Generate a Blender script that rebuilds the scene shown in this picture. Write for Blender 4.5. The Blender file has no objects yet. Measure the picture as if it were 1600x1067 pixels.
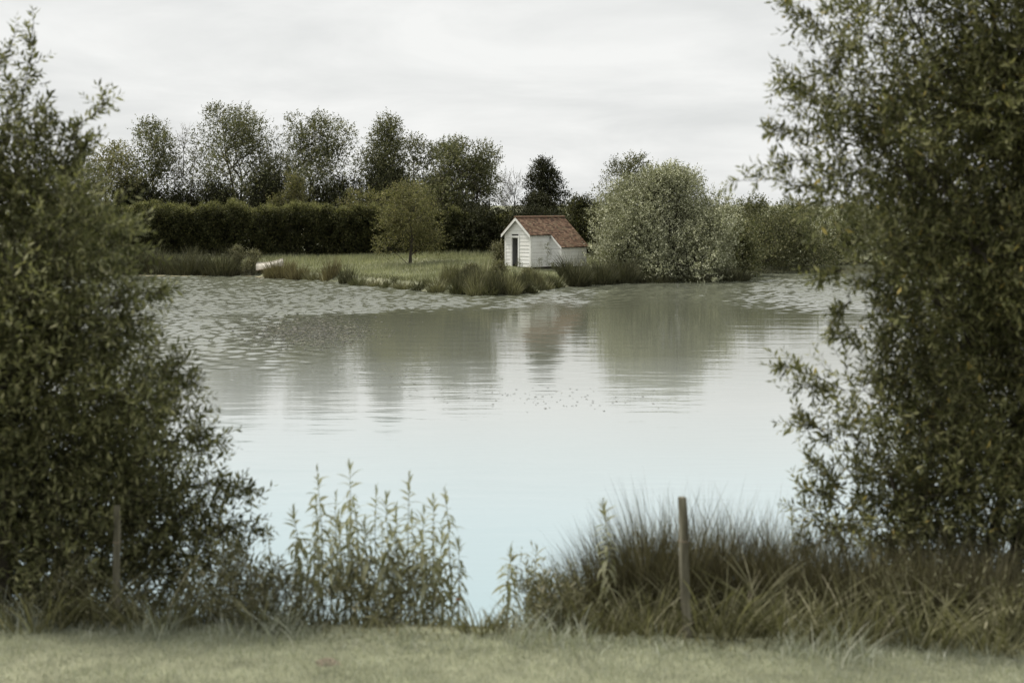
import bpy, math, random
import numpy as np
from mathutils import Vector, Matrix

SC = bpy.context.scene
COL = SC.collection

# ------------------------------------------------------------------ camera
F, HOR, CZ = 2222.2, 320.0, 4.8            # focal length in photo pixels, horizon row, eye height over the water
cam_d = bpy.data.cameras.new('camera')
cam = bpy.data.objects.new('camera', cam_d)
COL.objects.link(cam)
cam.location = (0, 0, CZ)
cam.rotation_euler = (math.radians(90), 0, 0)
cam_d.lens = 50
cam_d.sensor_width = 36
cam_d.shift_y = -213.5 / 1600
cam_d.clip_start = 0.1
cam_d.clip_end = 6000
cam_d.dof.use_dof = True
cam_d.dof.focus_distance = 91
cam_d.dof.aperture_fstop = 1.5
SC.camera = cam

# ------------------------------------------------------------------ sky and sun (bright overcast)
SUN_EL, SUN_AZ = 58.0, -70.0               # azimuth from +Y (view direction), negative = left
wd = bpy.data.worlds.new('World')
SC.world = wd
wd.use_nodes = True
nt = wd.node_tree
nt.nodes.clear()
def N(tree, typ, **kw):
    n = tree.nodes.new(typ)
    for k, v in kw.items():
        setattr(n, k, v)
    return n
out = N(nt, 'ShaderNodeOutputWorld')
sky = N(nt, 'ShaderNodeTexSky', sky_type='NISHITA', sun_disc=False)
sky.sun_elevation = math.radians(SUN_EL)
sky.sun_rotation = math.radians(SUN_AZ)
bg_clear = N(nt, 'ShaderNodeBackground')
bg_clear.inputs[1].default_value = 0.05
nt.links.new(sky.outputs[0], bg_clear.inputs[0])
tc = N(nt, 'ShaderNodeTexCoord')
sep = N(nt, 'ShaderNodeSeparateXYZ')
nt.links.new(tc.outputs['Generated'], sep.inputs[0])
zc = N(nt, 'ShaderNodeMath', operation='MAXIMUM'); zc.inputs[1].default_value = 0.0
nt.links.new(sep.outputs[2], zc.inputs[0])
za = N(nt, 'ShaderNodeMath', operation='ADD'); za.inputs[1].default_value = 0.16
nt.links.new(zc.outputs[0], za.inputs[0])
dx = N(nt, 'ShaderNodeMath', operation='DIVIDE'); dy = N(nt, 'ShaderNodeMath', operation='DIVIDE')
nt.links.new(sep.outputs[0], dx.inputs[0]); nt.links.new(za.outputs[0], dx.inputs[1])
nt.links.new(sep.outputs[1], dy.inputs[0]); nt.links.new(za.outputs[0], dy.inputs[1])
cmb = N(nt, 'ShaderNodeCombineXYZ')
nt.links.new(dx.outputs[0], cmb.inputs[0]); nt.links.new(dy.outputs[0], cmb.inputs[1])
cmb.inputs[2].default_value = 3.7
n1 = N(nt, 'ShaderNodeTexNoise'); n1.inputs['Scale'].default_value = 1.25; n1.inputs['Detail'].default_value = 6
n1.inputs['Roughness'].default_value = 0.58; n1.inputs['Distortion'].default_value = 0.35
nt.links.new(cmb.outputs[0], n1.inputs['Vector'])
rp = N(nt, 'ShaderNodeValToRGB')
rp.color_ramp.elements[0].position = 0.34; rp.color_ramp.elements[0].color = (0.478, 0.487, 0.482, 1)
rp.color_ramp.elements[1].position = 0.66; rp.color_ramp.elements[1].color = (0.588, 0.592, 0.582, 1)
nt.links.new(n1.outputs[0], rp.inputs[0])
bg_cloud = N(nt, 'ShaderNodeBackground'); bg_cloud.inputs[1].default_value = 1.0
nt.links.new(rp.outputs[0], bg_cloud.inputs[0])
mx = N(nt, 'ShaderNodeMixShader'); mx.inputs[0].default_value = 0.985
nt.links.new(bg_clear.outputs[0], mx.inputs[1]); nt.links.new(bg_cloud.outputs[0], mx.inputs[2])
nt.links.new(mx.outputs[0], out.inputs[0])

sun_d = bpy.data.lights.new('sun', 'SUN')
sun_d.energy = 2.3
sun_d.angle = math.radians(11)
sun_d.color = (1.0, 0.95, 0.87)
sun = bpy.data.objects.new('sun', sun_d)
COL.objects.link(sun)
_az, _el = math.radians(SUN_AZ), math.radians(SUN_EL)
to_sun = Vector((math.sin(_az) * math.cos(_el), math.cos(_az) * math.cos(_el), math.sin(_el)))
sun.rotation_euler = to_sun.to_track_quat('Z', 'Y').to_euler()
sun.location = (-30, 20, 40)

SC.view_settings.view_transform = 'Standard'
SC.view_settings.look = 'None'
SC.view_settings.exposure = 0.65
SC.view_settings.gamma = 1.0
SC.render.engine = 'CYCLES'
SC.cycles.max_bounces = 6
SC.cycles.diffuse_bounces = 2
SC.cycles.transmission_bounces = 4
SC.cycles.use_denoising = True
try:
    SC.cycles.denoiser = 'OPENIMAGEDENOISE'
    SC.cycles.denoising_prefilter = 'ACCURATE'
except Exception:
    pass

# ------------------------------------------------------------------ helpers
def W(px, py, d):
    """photo pixel + distance -> world point"""
    return np.array([(px - 800.0) / F * d, d, CZ - (py - HOR) / F * d])

def unit(v):
    return v / np.maximum(np.linalg.norm(v, axis=-1, keepdims=True), 1e-9)

def tag(o, label=None, cat=None, group=None, kind=None):
    if label: o['label'] = label
    if cat: o['category'] = cat
    if group: o['group'] = group
    if kind: o['kind'] = kind
    return o

def empty(name, loc=(0, 0, 0), rz=0.0):
    o = bpy.data.objects.new(name, None)
    COL.objects.link(o)
    o.location = loc
    o.rotation_euler = (0, 0, rz)
    o.empty_display_size = 0.2
    return o

def np_mesh(name, V, T, mat):
    V = np.asarray(V, dtype=np.float32); T = np.asarray(T, dtype=np.int32)
    me = bpy.data.meshes.new(name)
    me.vertices.add(len(V)); me.vertices.foreach_set('co', V.ravel())
    n = len(T); k = T.shape[1]
    me.loops.add(n * k); me.loops.foreach_set('vertex_index', T.ravel())
    me.polygons.add(n)
    me.polygons.foreach_set('loop_start', np.arange(0, n * k, k, dtype=np.int32))
    me.update(calc_edges=True)
    me.materials.append(mat)
    return me

def link(name, me, parent=None, smooth=False):
    o = bpy.data.objects.new(name, me)
    COL.objects.link(o)
    if parent is not None:
        o.parent = parent
    if smooth:
        me.polygons.foreach_set('use_smooth', np.ones(len(me.polygons), dtype=bool))
    return o

class MB:
    """collects polygons, builds one mesh object"""
    def __init__(s): s.v = []; s.f = []
    def prism(s, ring, off):
        """ring: list of 3D points (CCW seen from +off), extruded by vector off"""
        n = len(ring); b = len(s.v)
        off = Vector(off)
        s.v += [tuple(p) for p in ring] + [tuple(Vector(p) + off) for p in ring]
        s.f.append(tuple(b + i for i in reversed(range(n))))
        s.f.append(tuple(b + n + i for i in range(n)))
        for i in range(n):
            j = (i + 1) % n
            s.f.append((b + i, b + j, b + n + j, b + n + i))
        return s
    def hexa(s, p):
        b = len(s.v); s.v += [tuple(q) for q in p]
        for f in ((0, 3, 2, 1), (4, 5, 6, 7), (0, 1, 5, 4), (1, 2, 6, 5), (2, 3, 7, 6), (3, 0, 4, 7)):
            s.f.append(tuple(b + i for i in f))
        return s
    def box(s, x0, x1, y0, y1, z0, z1):
        return s.hexa([(x0, y0, z0), (x1, y0, z0), (x1, y1, z0), (x0, y1, z0), (x0, y0, z1), (x1, y0, z1), (x1, y1, z1), (x0, y1, z1)])
    def tube(s, pts, rad, k=6):
        pts = [Vector(p) for p in pts]
        b0 = len(s.v); n = len(pts)
        for i, p in enumerate(pts):
            t = (pts[min(i + 1, n - 1)] - pts[max(i - 1, 0)]).normalized()
            a = t.cross(Vector((0.31, 0.95, 0.07))).normalized()
            c = t.cross(a)
            for j in range(k):
                q = 2 * math.pi * j / k
                s.v.append(tuple(p + (a * math.cos(q) + c * math.sin(q)) * rad[i]))
        for i in range(n - 1):
            for j in range(k):
                j2 = (j + 1) % k
                s.f.append((b0 + i * k + j, b0 + i * k + j2, b0 + (i + 1) * k + j2, b0 + (i + 1) * k + j))
        s.f.append(tuple(b0 + j for j in reversed(range(k))))
        s.f.append(tuple(b0 + (n - 1) * k + j for j in range(k)))
        return s
    def build(s, name, mat, parent=None, smooth=False):
        me = bpy.data.meshes.new(name)
        me.from_pydata(s.v, [], s.f)
        me.materials.append(mat)
        me.update()
        return link(name, me, parent, smooth)

# ------------------------------------------------------------------ materials
def new_mat(name):
    m = bpy.data.materials.new(name)
    m.use_nodes = True
    t = m.node_tree
    t.nodes.clear()
    o = N(t, 'ShaderNodeOutputMaterial')
    return m, t, o

def ramp(t, stops, interp='LINEAR'):
    r = N(t, 'ShaderNodeValToRGB')
    r.color_ramp.interpolation = interp
    el = r.color_ramp.elements
    while len(el) < len(stops): el.new(0.5)
    for e, (p, c) in zip(el, stops):
        e.position = p; e.color = (c[0], c[1], c[2], 1)
    return r

def noise(t, vec, scale, detail=4, rough=0.55, mapping=None):
    n = N(t, 'ShaderNodeTexNoise')
    n.inputs['Scale'].default_value = scale; n.inputs['Detail'].default_value = detail; n.inputs['Roughness'].default_value = rough
    if mapping is not None:
        mp = N(t, 'ShaderNodeMapping'); mp.inputs['Scale'].default_value = mapping
        t.links.new(vec, mp.inputs['Vector']); vec = mp.outputs[0]
    t.links.new(vec, n.inputs['Vector'])
    return n

def leaf_mat(name, stops, trans=0.28, clump=0.35, tint=(1, 1, 1), rough=0.55, spec=0.12, cl_scale=0.9):
    """foliage: each leaf takes its own colour, clumps differ a little"""
    m, t, o = new_mat(name)
    geo = N(t, 'ShaderNodeNewGeometry')
    r = ramp(t, stops)
    t.links.new(geo.outputs['Random Per Island'], r.inputs[0])
    nz = noise(t, geo.outputs['Position'], cl_scale, 2)
    mr = N(t, 'ShaderNodeMapRange'); mr.inputs[1].default_value = 0.3; mr.inputs[2].default_value = 0.7
    mr.inputs[3].default_value = 1 - clump; mr.inputs[4].default_value = 1 + clump
    t.links.new(nz.outputs[0], mr.inputs[0])
    mul = N(t, 'ShaderNodeMixRGB', blend_type='MULTIPLY'); mul.inputs[0].default_value = 1
    t.links.new(r.outputs[0], mul.inputs[1]); t.links.new(mr.outputs[0], mul.inputs[2])
    p = N(t, 'ShaderNodeBsdfPrincipled')
    p.inputs['Roughness'].default_value = rough; p.inputs['Specular IOR Level'].default_value = spec
    t.links.new(mul.outputs[0], p.inputs['Base Color'])
    tr = N(t, 'ShaderNodeBsdfTranslucent')
    tm = N(t, 'ShaderNodeMixRGB', blend_type='MULTIPLY'); tm.inputs[0].default_value = 1
    tm.inputs[2].default_value = (1.15, 1.2, 0.7, 1)
    t.links.new(mul.outputs[0], tm.inputs[1]); t.links.new(tm.outputs[0], tr.inputs[0])
    ms = N(t, 'ShaderNodeMixShader'); ms.inputs[0].default_value = trans
    t.links.new(p.outputs[0], ms.inputs[1]); t.links.new(tr.outputs[0], ms.inputs[2])
    t.links.new(ms.outputs[0], o.inputs[0])
    return m

def rough_mat(name, stops, scale=4, detail=6, mapping=None, rough=0.85, bump=0.3, bscale=None, island=0.0, spec=0.25, bdist=0.02):
    m, t, o = new_mat(name)
    tcn = N(t, 'ShaderNodeTexCoord')
    v = tcn.outputs['Object']
    nz = noise(t, v, scale, detail, 0.6, mapping)
    fac = nz.outputs[0]
    if island:
        geo = N(t, 'ShaderNodeNewGeometry')
        mm = N(t, 'ShaderNodeMix'); mm.inputs[0].default_value = island
        t.links.new(fac, mm.inputs[2]); t.links.new(geo.outputs['Random Per Island'], mm.inputs[3]); fac = mm.outputs[0]
    r = ramp(t, stops)
    t.links.new(fac, r.inputs[0])
    p = N(t, 'ShaderNodeBsdfPrincipled')
    p.inputs['Roughness'].default_value = rough; p.inputs['Specular IOR Level'].default_value = spec
    t.links.new(r.outputs[0], p.inputs['Base Color'])
    nb = noise(t, v, bscale or scale * 4, 5, 0.6, mapping)
    b = N(t, 'ShaderNodeBump'); b.inputs['Strength'].default_value = bump; b.inputs['Distance'].default_value = bdist
    t.links.new(nb.outputs[0], b.inputs['Height']); t.links.new(b.outputs[0], p.inputs['Normal'])
    t.links.new(p.outputs[0], o.inputs[0])
    return m

M = {}
M['willow'] = leaf_mat('willow_leaf', [(0, (.055, .06, .026)), (.4, (.12, .125, .056)), (.8, (.23, .228, .112)), (.985, (.32, .305, .16)), (.992, (.46, .36, .12)), (1, (.48, .37, .12))], trans=.3, clump=.3)
M['willow_left'] = leaf_mat('willow_leaf_left', [(0, (.055, .06, .027)), (.4, (.118, .124, .058)), (.85, (.235, .235, .12)), (1, (.34, .325, .18))], trans=.3, clump=.3)
M['back'] = leaf_mat('row_tree_leaf', [(0, (.06, .067, .032)), (.5, (.118, .124, .062)), (.9, (.22, .22, .12)), (1, (.31, .285, .16))], trans=.25, clump=.3, cl_scale=.5)
M['back_warm'] = leaf_mat('warm_tree_leaf', [(0, (.085, .086, .038)), (.5, (.16, .158, .072)), (.9, (.25, .238, .115)), (1, (.32, .27, .13))], trans=.3, clump=.3, cl_scale=.6)
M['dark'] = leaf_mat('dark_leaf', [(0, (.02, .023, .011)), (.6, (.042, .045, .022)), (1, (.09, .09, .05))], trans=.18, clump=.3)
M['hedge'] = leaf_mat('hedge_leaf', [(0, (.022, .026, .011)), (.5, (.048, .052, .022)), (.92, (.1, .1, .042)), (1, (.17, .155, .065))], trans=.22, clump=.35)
M['hedge_lit_top'] = leaf_mat('hedge_lit_top_leaf', [(0, (.085, .092, .04)), (.5, (.165, .168, .072)), (1, (.27, .258, .118))], trans=.3, clump=.35)  # lighter copy of the hedge leaf: the lit top is put into the colour
M['silver'] = leaf_mat('silver_leaf', [(0, (.15, .16, .095)), (.5, (.33, .338, .22)), (.9, (.52, .52, .37)), (1, (.6, .6, .46))], trans=.12, clump=.22, rough=.6)
M['rush_dark'] = leaf_mat('rush_dark', [(0, (.045, .047, .026)), (.6, (.085, .085, .048)), (.9, (.14, .135, .08)), (1, (.2, .185, .12))], trans=.15, clump=.3)
M['rush_near'] = leaf_mat('rush_near', [(0, (.07, .062, .038)), (.6, (.125, .115, .07)), (.88, (.2, .185, .12)), (1, (.36, .33, .23))], trans=.18, clump=.3, cl_scale=1.5)
M['rush_tan'] = leaf_mat('rush_tan', [(0, (.1, .085, .045)), (.6, (.17, .15, .08)), (1, (.28, .25, .15))], trans=.2, clump=.3)
M['grass_far'] = leaf_mat('grass_far', [(0, (.17, .185, .105)), (.5, (.28, .292, .175)), (.9, (.39, .388, .25)), (1, (.48, .45, .32))], trans=.25, clump=.25, cl_scale=.35)
M['edge'] = leaf_mat('edge_grass', [(0, (.05, .054, .026)), (.5, (.1, .104, .05)), (.9, (.17, .168, .09)), (1, (.25, .23, .14))], trans=.2, clump=.4, cl_scale=.7)
M['lawn'] = leaf_mat('lawn_blade', [(0, (.23, .248, .19)), (.5, (.34, .358, .288)), (.9, (.46, .472, .39)), (1, (.56, .555, .47))], trans=.25, clump=.18, cl_scale=2.2)
M['bank'] = leaf_mat('bank_grass', [(0, (.09, .09, .046)), (.5, (.165, .16, .09)), (.9, (.26, .25, .155)), (1, (.4, .37, .26))], trans=.25, clump=.3, cl_scale=1.6)
M['weed'] = leaf_mat('weed_leaf', [(0, (.19, .198, .115)), (.5, (.275, .278, .175)), (1, (.38, .375, .255))], trans=.3, clump=.2, cl_scale=3)
M['shed_weed'] = leaf_mat('shed_weed_leaf', [(0, (.09, .1, .05)), (1, (.2, .2, .12))], trans=.25, clump=.2)
M['stem'] = rough_mat('green_stem', [(.3, (.12, .115, .06)), (.7, (.2, .19, .11))], 9, rough=.7)
M['bark'] = rough_mat('bark', [(.3, (.035, .03, .022)), (.7, (.1, .088, .068))], 3, 6, (1, 1, .25), .9, .6, 14)
M['bark_pale'] = rough_mat('bark_pale', [(.3, (.06, .054, .044)), (.7, (.12, .11, .09))], 3, 6, (1, 1, .25), .9, .5, 14)
M['paint'] = rough_mat('white_paint', [(.3, (.42, .41, .35)), (.43, (.74, .735, .7)), (.6, (.83, .83, .805))], 1.7, 8, (1, 1, .6), .6, .12, 20, island=.25, bdist=.004)
M['paint_trim'] = rough_mat('white_trim', [(.25, (.58, .57, .52)), (.5, (.8, .8, .77))], 3, 8, None, .55, .1, 20, bdist=.004)
M['inside'] = rough_mat('shaded_timber', [(.3, (.02, .017, .013)), (.7, (.04, .034, .027))], 5, 5)  # timber coloured near black so doorway and board gaps read as shade
M['post'] = rough_mat('weathered_post', [(.3, (.05, .046, .032)), (.5, (.15, .14, .102)), (.68, (.27, .255, .195))], 14, 8, (1, 1, .1), .9, .8, 40, bdist=.006)
M['boat'] = rough_mat('boat_paint', [(.3, (.4, .37, .31)), (.6, (.56, .525, .45))], 2.5, 6, None, .5, .15, 18)
M['boat_trim'] = rough_mat('boat_rail', [(.3, (.2, .15, .11)), (.7, (.33, .26, .2))], 5, 6, (1, 6, 1), .7, .3)
M['soil'] = rough_mat('bare_soil', [(.3, (.12, .1, .07)), (.7, (.3, .26, .19))], 18, 6, None, .95, .8, 50)
M['poppy'] = leaf_mat('poppy_petal', [(0, (.5, .1, .04)), (1, (.62, .16, .07))], trans=.3, clump=.05)
M['pondweed'] = leaf_mat('pondweed_leaf', [(0, (.03, .03, .018)), (.6, (.075, .068, .04)), (.9, (.17, .15, .1)), (1, (.3, .28, .2))], trans=.05, clump=.2, rough=.35, spec=.5)
M['scum'] = leaf_mat('floating_scum', [(0, (.2, .185, .11)), (1, (.34, .31, .21))], trans=0, clump=.3, rough=.6)

# roof tiles: clay, each tile its own tone, lichen spots
m, t, o = new_mat('clay_tile')
geo = N(t, 'ShaderNodeNewGeometry')
r1 = ramp(t, [(0, (.07, .045, .032)), (.35, (.128, .078, .052)), (.7, (.185, .113, .075)), (1, (.265, .178, .122))])
t.links.new(geo.outputs['Random Per Island'], r1.inputs[0])
nl = noise(t, geo.outputs['Position'], 2.6, 6, .7)
rl = ramp(t, [(.5, (0, 0, 0)), (.68, (1, 1, 1))])
t.links.new(nl.outputs[0], rl.inputs[0])
mxl = N(t, 'ShaderNodeMixRGB'); mxl.inputs[2].default_value = (.23, .19, .12, 1)
ml = N(t, 'ShaderNodeMath', operation='MULTIPLY'); ml.inputs[1].default_value = .75
t.links.new(rl.outputs[0], ml.inputs[0]); t.links.new(ml.outputs[0], mxl.inputs[0]); t.links.new(r1.outputs[0], mxl.inputs[1])
p = N(t, 'ShaderNodeBsdfPrincipled'); p.inputs['Roughness'].default_value = .85; p.inputs['Specular IOR Level'].default_value = .2
t.links.new(mxl.outputs[0], p.inputs['Base Color']); t.links.new(p.outputs[0], o.inputs[0])
M['tile'] = m

# ground: turf, with bare earth where the bank is steep
m, t, o = new_mat('ground_turf')
geo = N(t, 'ShaderNodeNewGeometry')
na = noise(t, geo.outputs['Position'], .25, 5, .6); nb = noise(t, geo.outputs['Position'], 3.5, 6, .65)
ra = ramp(t, [(.3, (.175, .185, .115)), (.55, (.25, .258, .17)), (.75, (.32, .318, .22))])
t.links.new(na.outputs[0], ra.inputs[0])
rb = ramp(t, [(.3, (.7, .7, .7)), (.7, (1.2, 1.2, 1.2))])
t.links.new(nb.outputs[0], rb.inputs[0])
mu = N(t, 'ShaderNodeMixRGB', blend_type='MULTIPLY'); mu.inputs[0].default_value = 1
t.links.new(ra.outputs[0], mu.inputs[1]); t.links.new(rb.outputs[0], mu.inputs[2])
sp = N(t, 'ShaderNodeSeparateXYZ'); t.links.new(geo.outputs['Normal'], sp.inputs[0])
rs = ramp(t, [(.72, (1, 1, 1)), (.92, (0, 0, 0))]); t.links.new(sp.outputs[2], rs.inputs[0])
ms = N(t, 'ShaderNodeMixRGB'); ms.inputs[2].default_value = (.1, .062, .04, 1)
t.links.new(rs.outputs[0], ms.inputs[0]); t.links.new(mu.outputs[0], ms.inputs[1])
p = N(t, 'ShaderNodeBsdfPrincipled'); p.inputs['Roughness'].default_value = .95; p.inputs['Specular IOR Level'].default_value = .1
t.links.new(ms.outputs[0], p.inputs['Base Color'])
bb = N(t, 'ShaderNodeBump'); bb.inputs['Strength'].default_value = .6; bb.inputs['Distance'].default_value = .05
t.links.new(nb.outputs[0], bb.inputs['Height']); t.links.new(bb.outputs[0], p.inputs['Normal'])
t.links.new(p.outputs[0], o.inputs[0])
M['ground'] = m

# pond water: milky teal body turning olive with distance, wind-ruffled zones and calmer zones
m, t, o = new_mat('pond_water')
geo = N(t, 'ShaderNodeNewGeometry')
pos = geo.outputs['Position']
def mapped(t, vec, sc):
    mp = N(t, 'ShaderNodeMapping'); mp.inputs['Scale'].default_value = sc
    t.links.new(vec, mp.inputs['Vector']); return mp.outputs[0]
big = noise(t, mapped(t, pos, (.035, .05, 1)), 1.0, 3, .5)
spx = N(t, 'ShaderNodeSeparateXYZ'); t.links.new(pos, spx.inputs[0])
def mrange(src, a, b, c, d):
    n = N(t, 'ShaderNodeMapRange'); n.interpolation_type = 'SMOOTHSTEP'
    for i, q in enumerate((a, b, c, d)): n.inputs[i + 1].default_value = q
    t.links.new(src, n.inputs[0]); return n.outputs[0]
def mth(op, a, b, clamp=False):
    n = N(t, 'ShaderNodeMath', operation=op); n.use_clamp = clamp
    for i, q in enumerate((a, b)):
        if isinstance(q, (int, float)): n.inputs[i].default_value = q
        else: t.links.new(q, n.inputs[i])
    return n.outputs[0]
wobx = mth('MULTIPLY_ADD', big.outputs[0], 16.0); wobx.node.inputs[2].default_value = -8
yy_ = mth('ADD', spx.outputs[1], wobx); xx_ = mth('ADD', spx.outputs[0], wobx)
far_ = mrange(yy_, 60, 71, 0, 1)
lee = mth('MULTIPLY', mrange(spx.outputs[0], 2.5, 6, 0, 1), mrange(spx.outputs[0], 12, 17, 1, 0))   # the big bush shelters the water below it
ruf = mth('MULTIPLY', far_, mth('MULTIPLY_ADD', lee, -.62))
ruf.node.inputs[1].links[0].from_node.inputs[2].default_value = 1.0
left_ = mth('MULTIPLY', mrange(xx_, -5, -13, 0, .55), mrange(spx.outputs[1], 30, 46, 0, 1))
zone = mth('ADD', ruf, left_, True)
w0 = noise(t, mapped(t, pos, (.3, 1.0, 1)), 1.0, 2, .5)           # faint long swells everywhere
w1 = noise(t, mapped(t, pos, (.8, 3.0, 1)), 1.0, 2, .5)           # ripples of the calm part
w2 = noise(t, mapped(t, pos, (4.2, 2.2, 1)), 1.0, 3, .6)          # wind chop
calm = mth('ADD', mth('MULTIPLY', w0.outputs[0], .012), mth('MULTIPLY', w1.outputs[0], .0042))
chop = mth('MULTIPLY', mth('MULTIPLY', w2.outputs[0], .02), zone)
bw = N(t, 'ShaderNodeBump'); bw.inputs['Strength'].default_value = 1.0; bw.inputs['Distance'].default_value = 1.0
t.links.new(mth('ADD', calm, chop), bw.inputs['Height'])
wrough = mth('MULTIPLY_ADD', zone, .07); wrough.node.inputs[2].default_value = .035
body = ramp(t, [(0, (.33, .455, .5)), (.1, (.375, .46, .488)), (.25, (.36, .385, .375)), (.38, (.18, .19, .15)), (.6, (.13, .138, .1)), (1, (.13, .138, .1))])  # teal near the bank; darker olive beyond paints in the trees' reflection
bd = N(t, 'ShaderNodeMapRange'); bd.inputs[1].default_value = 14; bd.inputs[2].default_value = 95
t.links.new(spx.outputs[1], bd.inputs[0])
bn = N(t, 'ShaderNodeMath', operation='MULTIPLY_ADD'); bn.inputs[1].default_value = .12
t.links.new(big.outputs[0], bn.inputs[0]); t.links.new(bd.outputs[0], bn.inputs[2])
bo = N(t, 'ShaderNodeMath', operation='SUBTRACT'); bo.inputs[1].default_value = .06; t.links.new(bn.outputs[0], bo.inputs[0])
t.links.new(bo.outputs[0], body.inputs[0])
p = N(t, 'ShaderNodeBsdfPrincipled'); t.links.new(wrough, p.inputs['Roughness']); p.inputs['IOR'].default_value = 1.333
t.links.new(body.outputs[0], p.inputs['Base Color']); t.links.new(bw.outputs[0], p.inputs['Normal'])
t.links.new(p.outputs[0], o.inputs[0])
M['water'] = m

# ------------------------------------------------------------------ terrain
POND = np.array([(-9, 16.6), (-6, 16.2), (-3, 15.9), (0, 15.7), (3, 15.5), (6, 15.3), (12, 15.6), (24, 22), (36, 40), (48, 60), (56, 80), (54, 96),
                 (40, 103), (26, 102), (20, 101.2), (16.6, 100), (15.2, 92.5), (12, 91), (7.6, 89), (4.7, 86.8), (3.0, 83), (1.1, 78.4), (-1.4, 76.2), (-3.9, 77.8), (-7.6, 84),
                 (-10.3, 88), (-12.3, 91), (-15.6, 94), (-17.6, 97), (-26.2, 97.5), (-34, 95), (-38, 80), (-34, 60), (-26, 40), (-16, 24)], float)

def pond_sd(x, y):
    """signed distance to the water's edge, positive on land"""
    x = np.asarray(x, float); y = np.asarray(y, float)
    d = np.full(x.shape, 1e9); inside = np.zeros(x.shape, bool)
    n = len(POND)
    for i in range(n):
        a = POND[i]; b = POND[(i + 1) % n]
        e = b - a
        tt = np.clip(((x - a[0]) * e[0] + (y - a[1]) * e[1]) / (e @ e), 0, 1)
        d = np.minimum(d, np.hypot(x - a[0] - tt * e[0], y - a[1] - tt * e[1]))
        c = ((a[1] > y) != (b[1] > y)) & (x < (b[0] - a[0]) * (y - a[1]) / (b[1] - a[1] + 1e-12) + a[0])
        inside ^= c
    return np.where(inside, -d, d)

def sst(t):
    t = np.clip(t, 0, 1); return t * t * (3 - 2 * t)

def gz(x, y):
    x = np.asarray(x, float); y = np.asarray(y, float)
    s = pond_sd(x, y)
    wob = np.sin(x * 1.9 + y * .7) * .5 + np.sin(x * .83 - y * 1.3 + 1.7) * .6 + np.sin(x * 4.1 + y * 3.3) * .25
    f = sst((y - 30) / 25)
    s = s + wob * (.1 + .12 * f)
    zf = .4 * sst(s / .4) + .62 * sst(s / 13) + .035 * np.sin(x * .9 + 1) * np.sin(y * .7) * sst(s / 3)
    zn = .8 * sst(s / 2.5) + .012 * np.sin(x * 2.3) * np.sin(y * 3.1 + .5)
    land = zn * (1 - f) + zf * f
    return np.where(s > 0, land + .004, -1.1 * sst(-s / 2.5) - .02)

def gz1(x, y): return float(gz(np.array([x]), np.array([y]))[0])

def axis(a, b, step, outer):
    return np.unique(np.concatenate([np.arange(a, b + 1e-6, step), outer]))
xs = axis(-44, 60, .6, [-2500, -1200, -600, -300, -160, -100, -75, -58, -50, 66, 75, 100, 160, 300, 600, 1200, 2500])
ys = np.unique(np.concatenate([np.arange(8, 20, .3), np.arange(20, 74, 1.5), np.arange(74, 106, .4), np.arange(106, 125, 1.0),
                               [-400, -150, -60, -25, -10, 0, 4, 130, 140, 160, 200, 300, 500, 900, 1600, 3000, 5000]]))
X, Y = np.meshgrid(xs, ys)
Z = gz(X, Y)
nx, ny = len(xs), len(ys)
idx = np.arange(nx * ny).reshape(ny, nx)
Q = np.stack([idx[:-1, :-1], idx[:-1, 1:], idx[1:, 1:], idx[1:, :-1]], -1).reshape(-1, 4)
ground = link('ground', np_mesh('ground', np.stack([X, Y, Z], -1).reshape(-1, 3), Q, M['ground']), smooth=True)
tag(ground, 'mown turf around the pond with low earth banks', kind='structure')

wx = np.unique(np.concatenate([np.arange(-33, 27.01, .15), np.arange(27, 34, .5), [-48, -44, -41, -38, -36, 36, 40, 46, 54, 62]]))
wy = np.unique(np.concatenate([np.arange(12, 37, 1.0), np.arange(37, 62, .25), np.arange(62, 98, .125), np.arange(98, 100, .25), [101, 102, 103, 104, 105, 106]]))
WX, WY = np.meshgrid(wx, wy)
rw = np.random.default_rng(9)
wob_ = 4 * np.sin(WX * .11 + 1) + 2 * np.sin(WX * .37)
lee_ = sst((WX - 2.5) / 3.5) * sst((17 - WX) / 5)
ruffle = sst((WY - 58 - wob_) / 16) * (1 - .55 * lee_) + .85 * sst((-4.5 - WX + 2 * np.sin(WY * .2)) / 6) * sst((WY - 38) / 12)
gust = np.zeros_like(WX)
for k in range(14):                                       # small cat's-paws
    gust += np.sin(WX * rw.uniform(4, 13) * rw.choice([-1, 1]) + WY * rw.uniform(.8, 3.4) + rw.uniform(0, 6.28))
gust = .78 + .22 * np.tanh(gust / 2.0)
WZ = np.zeros_like(WX)
for k in range(40):
    lam = rw.uniform(.36, 1.1); th = rw.normal(0, 1.0)
    WZ += lam * np.sin(6.283 / lam * (WX * np.sin(th) + WY * np.cos(th)) + rw.uniform(0, 6.28))
WZ *= .0098 * np.clip(ruffle, 0, 1.0) * sst((WY - 37) / 4) * gust * np.where(np.abs(WX) < 34, 1, 0)
nwx, nwy = len(wx), len(wy)
wi = np.arange(nwx * nwy).reshape(nwy, nwx)
wm = np_mesh('water', np.stack([WX, WY, WZ], -1).reshape(-1, 3), np.stack([wi[:-1, :-1], wi[:-1, 1:], wi[1:, 1:], wi[1:, :-1]], -1).reshape(-1, 4), M['water'])
water = link('water', wm, smooth=True)
tag(water, 'rippled pale blue pond water reflecting the overcast sky', kind='structure')

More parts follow.
